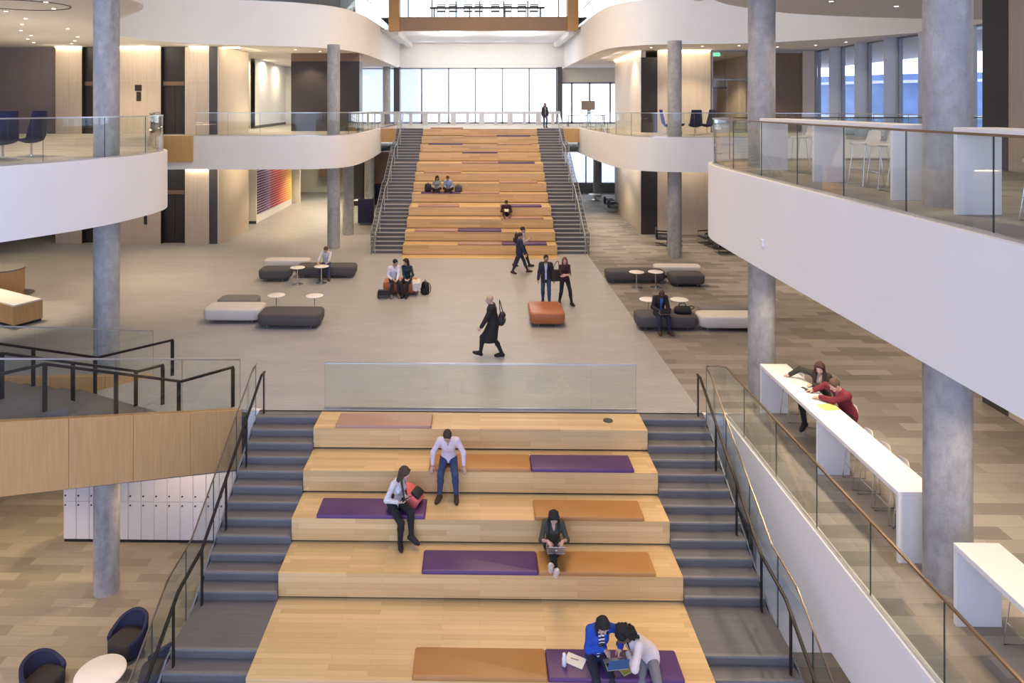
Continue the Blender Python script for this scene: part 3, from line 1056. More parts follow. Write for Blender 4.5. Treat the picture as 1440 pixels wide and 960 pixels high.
# ================================================================ camera
cam = bpy.data.cameras.new('camera')
cam.sensor_width = 36
cam.lens = 24
cam.shift_x = (720 - 659.4) / 1440
cam.shift_y = -(480 - 148) / 1440
cam.clip_end = 400
co = bpy.data.objects.new('camera', cam)
COL.objects.link(co)
co.location = (0, 0, 6.84)
co.rotation_euler = (PI / 2, 0, .016)
SC.camera = co
# ================================================================ furniture
ORD = ['first', 'second', 'third', 'fourth', 'fifth', 'sixth', 'seventh', 'eighth', 'ninth', 'tenth', 'eleventh', 'twelfth', 'thirteenth', 'fourteenth']


def loft(mb, rings, mi=0, cap=True):
    n = len(rings[0])
    vs = [p for r in rings for p in r]
    fs = [(i * n + k, i * n + (k + 1) % n, (i + 1) * n + (k + 1) % n, (i + 1) * n + k) for i in range(len(rings) - 1) for k in range(n)]
    if cap:
        fs += [tuple(range(n))[::-1], tuple((len(rings) - 1) * n + k for k in range(n))]
    return mb.add(vs, fs, mi)


def rrect(hx, hy, r, z, n=6):
    out = []
    for cx_, cy_, a0 in ((hx - r, hy - r, 0), (-hx + r, hy - r, PI / 2), (-hx + r, -hy + r, PI), (hx - r, -hy + r, 1.5 * PI)):
        for k in range(n + 1):
            a = a0 + PI / 2 * k / n
            out.append((cx_ + r * math.cos(a), cy_ + r * math.sin(a), z))
    return out


# ---- loose seat pads on the bleachers
def pad(label, slot, front, z, mat, group):
    x = (-2.045, 0, 2.045)[slot]
    mb = MB()
    rings = [rrect(1.018 - i, .285 - i, .03, zz) for i, zz in ((.012, 0), (0, .012), (0, .055), (.008, .068), (.025, .074))]
    loft(mb, rings)
    o = mb.build('seat_pad', mat, loc=(x, front + .27, z + .002), smooth=40)
    return tag(o, label, 'cushion', group)


CN = {'purple': 'purple', 'ochre': 'ochre', 'tan_leather': 'brown'}
SLOT = ('mural side', 'middle', 'bar side')
lowpads = [(0, 0, 'tan_leather'), (1, 1, 'ochre'), (1, 2, 'purple'), (2, 0, 'purple'), (2, 2, 'ochre'), (3, 1, 'purple'), (3, 2, 'ochre'), (4, 1, 'ochre'), (4, 2, 'purple')]
for k, s, m in lowpads:
    pad('%s leather pad on the %s tier from the top of the lower bleacher, %s' % (CN[m], ORD[k], SLOT[s]), s, low_fronts[k], -.45 * k, m, 'pads on the lower bleacher')
uppads = [(1, 1, 't'), (1, 2, 'p'), (2, 0, 't'), (2, 1, 'p'), (3, 2, 't'), (4, 0, 't'), (4, 2, 'p'), (5, 0, 'p'), (5, 1, 't'), (6, 2, 't'), (7, 0, 't'), (8, 1, 't'), (8, 2, 'p'), (9, 1, 'p'), (10, 0, 'p'), (10, 2, 't'), (11, 1, 't'), (11, 2, 'p'), (12, 0, 't')]
for k, s, m in uppads:
    m = {'t': 'tan_leather', 'p': 'purple'}[m]
    pad('%s leather pad on the %s tier up of the tall bleacher, %s' % (CN[m], ORD[k - 1], SLOT[s]), s, ub_fronts[k - 1], .45 * k, m, 'pads on the tall bleacher')


# ---- upholstered benches on the main floor
def bench(label, x0, x1, y0, y1, mat, h=.46, r=.2, name='ottoman'):
    t = thing(name, label, 'ottoman', ((x0 + x1) / 2, (y0 + y1) / 2, 0))
    hx, hy = (x1 - x0) / 2, (y1 - y0) / 2
    mb = MB()
    loft(mb, [rrect(hx - i, hy - i, r, z) for i, z in ((.07, .10), (.035, .112), (.012, .17), (0, h * .55), (0, h - .07), (.012, h - .025), (.035, h - .006), (.07, h))])
    mb.build('cushion', mat, t, smooth=50)
    for sx in (-1, 1):
        for sy in (-1, 1):
            m2 = MB()
            m2.lathe([(.014, 0), (.018, .11)], 10, (sx * (hx - .28), sy * (hy - .2)))
            m2.build('leg', 'steel', t)
    return t


bench('off white bench behind the charcoal benches, mural side of the hall', -8.95, -7.05, 27.95, 28.6, 'white_fabric')
bench('short charcoal bench beside the round tables, mural side of the hall', -8.6, -7.4, 26.25, 27.1, 'grey_fabric')
bench('long charcoal bench under the man in the pale shirt', -7.3, -4.95, 26.85, 27.7, 'grey_fabric')
bench('off white bench in front of a low grey one near the reception desk', -8.7, -6.88, 21.2, 22.1, 'white_fabric')
bench('mid grey bench mostly hidden behind the off white bench near reception', -8.65, -7.35, 22.2, 22.95, 'midgrey_fabric')
bench('charcoal bench with rounded corners, nearest the wood clad side stair', -6.82, -4.9, 20.7, 21.65, 'grey_fabric')
bench('cognac leather bench under the seated couple in the middle of the hall', -3.5, -2.2, 24.45, 25.35, 'cognac')
bench('cognac leather bench standing alone with light on its top', 1.55, 2.63, 21.0, 22.3, 'cognac', r=.14)
bench('long charcoal bench behind two little tables, by the far column', 4.87, 7.13, 26.25, 26.98, 'grey_fabric')
bench('off white bench at the back of the group by the far column', 6.95, 8.8, 27.1, 27.75, 'white_fabric')
bench('short charcoal bench at the end of the group by the far column', 7.2, 8.5, 25.75, 26.55, 'grey_fabric')
bench('charcoal bench under the man in the dark suit with a laptop', 4.78, 6.62, 20.7, 21.5, 'grey_fabric')
bench('off white bench running behind the concrete column by the bar', 6.66, 8.65, 20.7, 21.45, 'white_fabric', r=.25)
bench('low grey bench behind the off white bench by the bar column', 6.95, 8.5, 21.55, 22.1, 'midgrey_fabric')


def cafe_table(label, x, y, h=.65, d=.56):
    t = thing('side_table', label, 'table', (x, y, 0))
    MB().lathe([(d / 2 - .01, h - .02), (d / 2, h - .012), (d / 2, h - .004), (d / 2 - .006, h)], 36).build('table_top', 'white_top', t, smooth=40)
    MB().lathe([(.017, .02), (.017, h - .02)], 12).build('stem', 'chrome', t, smooth=40)
    MB().lathe([(.21, 0), (.21, .008), (.05, .016), (.02, .03)], 28).build('base', 'steel', t, smooth=40)
    return t


cafe_table('small round white table beside the short charcoal bench', -6.97, 26.0)
cafe_table('small round white table in front of the man in the pale shirt', -6.1, 26.2)
cafe_table('small round white table behind the join of white and charcoal benches', -6.65, 22.2)
cafe_table('small round white table alone behind the charcoal bench near the side stair', -5.38, 22.15)
cafe_table('small round white table in front of the long bench by the far column', 5.88, 25.7, .6)
cafe_table('small round white table next to the short bench by the far column', 6.6, 25.75, .6)
cafe_table('small round white table behind the shoulder of the man with a laptop', 5.38, 21.9)
cafe_table('small round white table behind the black holdall by the bar column', 6.37, 21.9)
t = thing('low_table', 'low white table by the far ground level window', 'table', (8.35, 49.6, 0))
MB().lathe([(.46, .36), (.47, .37), (.47, .39), (.46, .4)], 32).build('table_top', 'white_top', t, smooth=40)
MB().lathe([(.25, 0), (.25, .02), (.05, .04), (.05, .36)], 24).build('base', 'steel', t, smooth=40)

# ---- reception desk
e1 = Vector((.48, .877))
e2 = Vector((-.877, .48))
t = thing('reception_desk', 'oak reception desk with a bright white top and dark plinth', 'desk', (-14.3, 20.7, 0))
q = lambda a, b: tuple(e1 * a + e2 * b)
mb = MB()
mb.prism([q(0, 0), q(.87, 0), q(.87, 3.2), q(0, 3.2)], .09, .66)
mb.build('body', 'clad', t)
MB().prism([q(.02, .02), q(.85, .02), q(.85, 3.18), q(.02, 3.18)], .66, .70).build('counter_top', 'white_top', t)
MB().prism([q(.03, .03), q(.84, .03), q(.84, 3.17), q(.03, 3.17)], 0, .09).build('plinth', 'black', t)
t = thing('reception_counter', 'taller round ended oak counter with a dark top behind the reception desk', 'desk', (-17.5, 24.3, 0))
loft(MB(), [rrect(1.0, .55, .5, 0), rrect(1.0, .55, .5, .95)]).build('body', 'clad', t, smooth=40)
loft(MB(), [rrect(1.03, .58, .52, .95), rrect(1.03, .58, .52, .99)]).build('counter_top', 'midgrey_fabric', t, smooth=40)

# ---- high bar tables and stools (ground level and balcony above)
def bar_table(label, y0, y1, z, panels):
    t = thing('bar_table', label, 'table', (6.55, y0, z))
    h = 1.07 if z == 0 else 1.15
    MB().rbox(-.3, .3, 0, y1 - y0, h - .08, h, .006, 1).build('table_top', 'white_top', t)
    for p in panels:
        MB().rbox(-.295, .295, p, p + .06, 0, h - .08, .004, 1).build('leg', 'white_top', t)
    return t


bar_table('long white bar table on the main floor where two people work', 10.3, 15.35, 0, (0, 2.44, 4.98))
bar_table('white bar table on the main floor beyond the big column, cut by the frame', 3.2, 9.12, 0, (5.86, 2.9, 0))
bar_table('long white bar table behind the curved glass of the balcony', 10.45, 15.35, L2, (0, 2.44, 4.83))
bar_table('white bar table on the balcony beyond the big column, cut by the frame', 3.2, 9.12, L2, (5.86, 2.9, 0))


def make_stool(label, loc, rz=0, group=None):
    """faces -x; low back on +x"""
    t = thing('bar_stool', label, 'stool', loc, rz, group)
    mb = MB()
    rings = []
    for x, z, hw in ((-.2, .735, .17), (-.17, .755, .2), (0, .75, .21), (.12, .755, .205), (.18, .79, .20), (.205, .86, .185), (.215, .95, .165), (.218, .985, .13)):
        rings.append((x, z, hw))
    vs, fs = [], []
    n = 7
    for s in (0, 1):
        for i, (x, z, hw) in enumerate(rings):
            for k in range(n):
                u = -1 + 2 * k / (n - 1)
                dx = -.05 * u * u if i > 3 else 0
                dz = .02 * u * u if i <= 3 else 0
                off = -.012 * s
                vs.append((x + dx + (off if i > 3 else 0), u * hw, z + dz + (off if i <= 3 else 0)))
    m = len(rings) * n
    for i in range(len(rings) - 1):
        for k in range(n - 1):
            a = i * n + k
            fs.append((a, a + 1, a + n + 1, a + n))
            fs.append((m + a, m + a + n, m + a + n + 1, m + a + 1))
    edge = [k for k in range(n)] + [i * n + n - 1 for i in range(1, len(rings))] + [(len(rings) - 1) * n + k for k in range(n - 2, -1, -1)] + [i * n for i in range(len(rings) - 2, 0, -1)]
    for a, b in zip(edge, edge[1:] + edge[:1]):
        fs.append((a, m + a, m + b, b))
    mb.add(vs, fs)
    mb.build('shell', 'white_shell', t, smooth=50)
    for sy in (-1, 1):
        MB().tube([(-.2, sy * .21, .012), (.2, sy * .21, .012), (.13, sy * .17, .735), (-.13, sy * .17, .735)], .009, 6, closed=True).build('sled_frame', 'chrome', t, smooth=60)
    MB().tube([(-.17, -.2, .3), (-.17, .2, .3)], .009, 6).build('foot_rest', 'chrome', t, smooth=60)
    return t


stools = [(0, y, 'white shell stool, %s along the ground bar table from the far end' % ORD[i]) for i, y in enumerate((15.0, 14.35, 13.45, 12.42, 11.9, 11.4, 10.9))]
stools += [(0, y, 'white shell stool, %s at the framed off ground bar table beyond the column' % ORD[i]) for i, y in enumerate((8.55, 7.95, 7.35, 6.75))]
stools += [(L2, y, 'white shell stool, %s along the balcony bar table from the far end' % ORD[i]) for i, y in enumerate((14.75, 13.9, 12.35, 11.8, 11.2))]
stools += [(L2, y, 'white shell stool, %s at the framed off balcony bar table beyond the column' % ORD[i]) for i, y in enumerate((8.4, 7.6, 6.8))]
proto = None
for z, y, lab in stools:
    rz = random.uniform(-.12, .12)
    x = 6.84 if z == 0 else 6.92
    if (z, y) in ((0, 14.35),):
        x, rz = 7.02, -.5
    if (z, y) == (0, 13.45):
        x, rz = 7.12, .1
    if proto is None:
        proto = make_stool(lab, (x, y, z), rz, 'white bar stools')
    else:
        dup(proto, (x, y, z), rz, lab)

# ---- lockers on the lower floor
def make_locker(label, loc, group):
    t = thing('locker', label, 'locker', loc, 0, group)
    mb = MB()
    mb.box(-.181, .181, 0, .5, .1, 2.05)
    mb.build('body', 'locker', t)
    MB().box(-.18, .18, .03, .48, 0, .1).build('plinth', 'black', t)
    for z0, z1, lk in ((.105, 1.16, 1.06), (1.17, 2.04, 1.32)):
        d = MB().rbox(-.174, .174, -.018, 0, z0, z1, .004, 1).build('door', 'locker', t)
        MB().tube([(-.12, -.018, lk), (-.12, -.035, lk)], .022, 12).build('knob', 'black', d)
    return t


first = None
for k in range(14):
    x = -11.48 + .366 * k
    lab = 'white two door locker, %s of the row from the open floor side' % ORD[k]
    if first is None:
        first = make_locker(lab, (x, 18.95, LOW), 'white lockers under the side stair')
    else:
        dup(first, (x, 18.95, LOW), 0, lab)


# ---- navy tub chairs and table on the lower floor
def tub_chair(label, loc, rz):
    """opens towards -y"""
    t = thing('tub_chair', label, 'chair', loc, rz)
    vs, fs = [], []
    n = 24
    prof = []
    for k in range(n + 1):
        a = math.radians(-38 + (180 + 76) * k / n)
        c, s = math.cos(a), math.sin(a)
        rise = max(0., math.sin(a)) if s > 0 else 0
        zt = .56 + .22 * max(0, s) ** .8 if s > 0 else .56 + .1 * s
        prof.append((c, s, zt))
    rows = ((.36, .12, 0), (.41, .40, 0), (.425, 0, 1), (.40, .02, 2), (.345, 0, 3), (.33, .38, 0), (.31, .14, 0))
    for c, s, zt in prof:
        for r, z, kind in rows:
            zz = z if kind == 0 else (zt - .03 if kind in (1, 3) else zt)
            vs.append((r * c, r * s * 1.0, zz))
    m = len(rows)
    for i in range(n):
        for j in range(m):
            j2 = (j + 1) % m
            fs.append((i * m + j, (i + 1) * m + j, (i + 1) * m + j2, i * m + j2))
    fs += [tuple(range(m)), tuple(n * m + j for j in range(m))[::-1]]
    MB().add(vs, fs).build('tub_shell', 'navy_fabric', t, smooth=50)
    loft(MB(), [[(p[0], p[1] - .04, p[2]) for p in rrect(.31 - i, .31 - i, .16, z)] for i, z in ((.03, .12), (0, .16), (0, .40), (.02, .44), (.06, .455))]).build('seat', 'navy_dark', t, smooth=50)
    MB().lathe([(.24, 0), (.26, .12)], 24).build('base', 'black', t, smooth=50)
    return t


tub_chair('navy tub chair standing apart on the open side of the white round table', (-9.05, 14.0, LOW), math.radians(75))
tub_chair('navy tub chair behind the white round table with its back to the column', (-7.85, 15.1, LOW), math.radians(-20))
tub_chair('navy tub chair partly under the stair glass beside the round table', (-6.75, 14.2, LOW), math.radians(-75))
t = thing('round_table', 'round white low table between navy tub chairs on the lower floor', 'table', (-7.85, 14.0, LOW))
MB().lathe([(.48, .485), (.49, .49), (.49, .508), (.48, .515)], 48).build('table_top', 'white_top', t, smooth=40)
MB().lathe([(.26, 0), (.26, .012), (.05, .03), (.04, .485)], 28).build('base', 'steel', t, smooth=40)


# ---- high backed swivel chairs on the upper floor
def swivel(label, loc, rz, mat='navy_fabric'):
    """faces -y"""
    t = thing('swivel_chair', label, 'chair', loc, rz, 'navy high backed chairs')
    rings = []
    for y, z, hw, th in ((-.34, .47, .22, .03), (-.28, .45, .27, .05), (-.05, .42, .29, .07), (.12, .44, .30, .07), (.22, .56, .30, .06), (.27, .76, .285, .05), (.32, 1.0, .26, .045), (.36, 1.22, .235, .035)):
        rings.append((y, z, hw, th))
    vs, fs = [], []
    n = 7
    for s in (0, 1):
        for i, (y, z, hw, th) in enumerate(rings):
            up = i >= 4
            for k in range(n):
                u = -1 + 2 * k / (n - 1)
                wrap = .10 * u * u
                yy = y - (wrap if up else 0) + (s * th if up else 0)
                zz = z + (0 if up else wrap * .7) - (0 if up else s * th)
                vs.append((u * hw, yy, zz))
    m = len(rings) * n
    for i in range(len(rings) - 1):
        for k in range(n - 1):
            a = i * n + k
            fs += [(a, a + n, a + n + 1, a + 1), (m + a, m + a + 1, m + a + n + 1, m + a + n)]
    edge = [k for k in range(n)] + [i * n + n - 1 for i in range(1, len(rings))] + [(len(rings) - 1) * n + k for k in range(n - 2, -1, -1)] + [i * n for i in range(len(rings) - 2, 0, -1)]
    for a, b in zip(edge, edge[1:] + edge[:1]):
        fs.append((a, b, m + b, m + a))
    MB().add(vs, fs).build('shell', mat, t, smooth=60)
    MB().lathe([(.03, .03), (.03, .33), (.07, .38)], 14).build('stem', 'chrome', t, smooth=40)
    mb = MB()
    for k in range(4):
        a = PI / 4 + k * PI / 2
        mb.bar((0, 0, .035), (.32 * math.cos(a), .32 * math.sin(a), .015), .05, .025)
    mb.build('star_base', 'chrome', t)
    return t


swivel('navy high backed swivel chair at the frame edge of the near balcony', (-11.45, 16.2, L2N), math.radians(-122)).scale = (.95, .95, .95)
swivel('navy high backed swivel chair second in on the near balcony', (-11.35, 17.1, L2N), math.radians(-100)).scale = (.95, .95, .95)
swivel('royal blue inside of a high backed chair in front of the oak core', (9.35, 34.2, L2), math.radians(70), 'blue_fabric')
swivel('navy high backed chair just clear of the balcony column', (9.95, 34.6, L2), math.radians(60))
swivel('navy high backed chair with its back turned beside the balcony column', (10.55, 33.6, L2), math.radians(175))
swivel('navy high backed chair in profile, farthest from the balcony column', (11.35, 34.3, L2), math.radians(-80))


# ---- dark lounge chairs by the far column on the main floor
def sling_chair(label, loc, rz, w=.7, name='lounge_chair', cat='chair'):
    t = thing(name, label, cat, loc, rz)
    MB().rbox(-w / 2, w / 2, .22, .30, .30, .78, .02, 2).build('backrest', 'navy_fabric', t, smooth=40)
    MB().rbox(-w / 2, w / 2, -.32, .26, .28, .42, .025, 2).build('seat', 'grey_fabric', t, smooth=40)
    for s in (-1, 1):
        x = s * (w / 2 + .015)
        MB().tube([(x, -.33, .012), (x, .30, .012), (x, .30, .6), (x, -.33, .6)], .013, 6, closed=True).build('side_frame', 'chrome', t, smooth=60)
        MB().rbox(x - .03, x + .03, -.33, .3, .56, .62, .01, 1).build('armrest', 'black', t)
    return t


sling_chair('dark lounge chair behind the far column, seen from its side', (8.95, 33.7, 0), math.radians(80))
sling_chair('dark lounge chair half hidden by the far column', (9.1, 32.1, 0), math.radians(80))
sling_chair('dark lounge chair at the wall end of the row under the balcony', (11.25, 33.9, 0), math.radians(-80))
sling_chair('dark lounge chair second in the row under the balcony', (11.4, 32.9, 0), math.radians(-80))
sling_chair('wide dark sofa on metal frame cut off by the balcony front', (11.75, 31.9, 0), math.radians(180), 1.5, 'lounge_sofa', 'sofa')
sling_chair('small dark chair beside the veneer core near the far window', (8.5, 43.8, 0), math.radians(90), .55)
sling_chair('small dark chair farther along the veneer core near the window', (8.55, 45.4, 0), math.radians(90), .55)


# ---- booths beside the tall bleacher
def booth(label, loc, rz):
    t = thing('booth_sofa', label, 'sofa', loc, rz)
    MB().rbox(-.8, .8, .3, .42, .12, 1.5, .02, 2).build('back_panel', 'navy_fabric', t, smooth=40)
    for s in (-1, 1):
        MB().rbox(s * .8 - .06, s * .8 + .06, -.36, .42, .12, 1.5, .02, 2).build('side_panel', 'navy_fabric', t, smooth=40)
        MB().lathe([(.02, 0), (.02, .12)], 8, (s * .7, .3)).build('leg', 'steel', t)
        MB().lathe([(.02, 0), (.02, .12)], 8, (s * .7, -.3)).build('leg', 'steel', t)
    MB().rbox(-.74, .74, -.36, .3, .14, .46, .03, 2).build('seat', 'navy_dark', t, smooth=40)
    return t


booth('navy high sided booth sofa beside the tall bleacher, back to the hall', (-6.55, 39.2, 0), math.radians(185)).scale = (.5, 1, 1)
booth('dark booth sofa deeper under the tall stair, facing the hall', (-6.3, 46.2, 0), 0)
t = thing('booth_table', 'white table between the booth sofas beside the tall bleacher', 'table', (-7.6, 43.9, 0))
MB().rbox(-.5, .5, -.35, .35, .72, .75, .01, 1).build('table_top', 'white_top', t)
MB().lathe([(.25, 0), (.25, .02), (.04, .04), (.04, .72)], 20).build('base', 'steel', t, smooth=40)

# ---- monitor and desks on the upper floor beside the tall stair
t = thing('monitor_stand', 'big brown display on a post behind the sweeping balcony guard', 'monitor', (7.15, 45.2, L2))
MB().rbox(-.46, .46, -.04, .04, 1.12, 1.74, .012, 2).build('screen', 'screen', t)
MB().box(-.05, .05, .03, .1, .05, 1.3).build('post', 'darkgrey', t)
MB().rbox(-.4, .4, -.3, .35, 0, .05, .01, 1).build('base', 'darkgrey', t)
t = thing('work_table', 'dark work table behind the display by the balcony guard', 'table', (7.2, 46.6, L2))
MB().rbox(-1.3, 1.3, -.4, .4, .72, .76, .01, 1).build('table_top', 'darkgrey', t)
for sx in (-1.2, 1.2):
    for sy in (-.33, .33):
        MB().box(sx - .025, sx + .025, sy - .025, sy + .025, 0, .72).build('leg', 'darkgrey', t)
t = thing('pendant_light', 'dark linear pendant hanging in the glazed room behind the balcony', 'pendant', (13.3, 38.5, 7.75))
MB().rbox(-.55, .55, -.06, .06, 0, .12, .01, 1).build('housing', 'brownwood', t)
for x in (-.45, .45):
    MB().tube([(x, 0, .12), (x, 0, 1.98)], .006, 6).build('cable', 'black', t)
tag(MB().rbox(-.2, .2, -.03, .03, -.1, .1, .01, 1).build('exit_sign', 'exit', loc=(12.6, 36.6, 9.55)), 'small green exit sign hung under the balcony ceiling', 'exit sign')

# ---- stools and counter on the top floor bridge
TZ = 12.5
t = thing('counter_table', 'long counter on the top floor bridge behind the row of stools', 'table', (.5, 46.4, TZ))
MB().rbox(-3.9, 3.9, -.35, .35, .92, .98, .01, 1).build('table_top', 'brownwood', t)
for x in (-3.6, -1.2, 1.2, 3.6):
    MB().box(x - .04, x + .04, -.25, .25, 0, .92).build('leg', 'darkgrey', t)
first = None
for i, x in enumerate((-2.58, -1.78, -.79, -.08, 1.03, 1.84, 2.8, 3.6)):
    lab = 'slatted brown stool on the top floor bridge, %s along the row' % ORD[i]
    if first is None:
        t = thing('slatted_stool', lab, 'stool', (x, 45.6, TZ), 0, 'stools on the top floor bridge')
        MB().rbox(-.26, .26, -.24, .24, .58, .64, .015, 1).build('seat', 'brownwood', t)
        mb = MB()
        for z in (.78, .88, .98):
            mb.box(-.27, .27, -.26, -.235, z, z + .07)
        mb.build('slat_back', 'brownwood', t)
        for sx in (-1, 1):
            MB().tube([(sx * .27, -.25, 0), (sx * .27, -.25, 1.06)], .016, 6).build('leg', 'darkgrey', t)
            MB().tube([(sx * .27, .22, 0), (sx * .27, .22, .82), (sx * .27, -.25, .82)], .016, 6).build('leg', 'darkgrey', t)
        MB().box(-.27, .27, .2, .23, .2, .23).build('foot_rail', 'darkgrey', t)
        first = t
    else:
        dup(first, (x, 45.6, TZ), 0, lab)
o = thing('glass_balustrade', 'glass guard along the oak edge of the top floor bridge', 'balustrade', (0, 43.95, TZ + .03))
for k in range(6):
    a = -5.1 + k * 1.78
    MB().ribbon([(a, 0), (a + 1.76, 0)], 0, 1.0, .014, 0, 1).build('glass_pane', ['glass', 'glass_edge'], o)
MB().box(-5.15, 5.6, -.015, .015, 1.0, 1.03).build('top_rail', 'steel', o)
t = thing('pendant_light', 'long thin white light line hanging over the top floor counter', 'light', (.6, 47.5, 14.15))
MB().rbox(-3.3, 3.6, -.05, .05, -.03, .03, .01, 1).build('tube', 'lit_white', t)
for x in (-3, 3.3):
    MB().tube([(x, 0, .03), (x, 0, 3.43)], .008, 6).build('cable', 'alu', t)

# ---- lamps that can be seen
for nm, x0, x1, y, z, lab in (('u', -21.0, -19.72, YC - .06, 9.70, 'farthest oak lift panel, upper floor'), ('u', -17.85, -15.8, YC - .06, 9.70, 'oak lift panel with call plates, upper floor'), ('u', -14.3, -13.4, YC - .06, 9.70, 'narrow oak lift panel, upper floor'),
                              ('u', -12.85, -12.0, YC + .5, 9.70, 'oak side of the lift core, upper floor'), ('g', -14.5, -13.4, YC - .06, 3.64, 'narrow oak lift panel, ground level'), ('r', 9.45, 12.15, 36.22, 9.70, 'wide oak face behind the navy chairs')):
    tag(MB().box(x0, x1, y - .03, y, z, z + .03).build('cove_light', 'cove_glow'), 'warm cove light washing the top of the ' + lab, 'cove light')
o = MB()
o.bar((8.5, 36.5, 9.71), (8.8, 44.7, 9.71), .04, .03)
tag(o.build('cove_light', 'cove_glow'), 'warm cove light running back along the side of the oak core', 'cove light')
dl = None
spots_seen = [(-12.2, 19.0), (-12.8, 20.3), (-14.6, 20.8), (-15.2, 22.6), (-13.2, 23.2), (-16.4, 24.2), (-15.6, 25.6), (-17.8, 26.2), (-14.6, 27.2), (-18.6, 28.0), (-17.0, 28.6), (-19.8, 29.6), (-18.2, 30.4), (-20.6, 31.2), (-19.2, 31.8), (-17.4, 31.6),
              (8.6, 34.4), (9.9, 34.2), (10.9, 33.6), (12.6, 33.4), (14.0, 33.0), (14.8, 34.2), (16.2, 33.2), (16.8, 31.6), (9.8, 19.2), (12.2, 20.2), (14.6, 21.4), (-8.6, 36.6), (-9.6, 35.4)]
for i, (x, y) in enumerate(spots_seen):
    if dl is None:
        dl = thing('ceiling_downlight', 'small round downlight in the balcony ceiling, one of a scattered field', 'downlight', (x, y, 9.735), 0, 'ceiling downlights')
        MB().lathe([(.075, 0), (.075, .012)], 16).build('rim', 'fin', dl)
        MB().lathe([(.055, -.004), (.055, .004)], 16).build('lens', 'lit', dl)
    else:
        dup(dl, (x, y, 9.735))
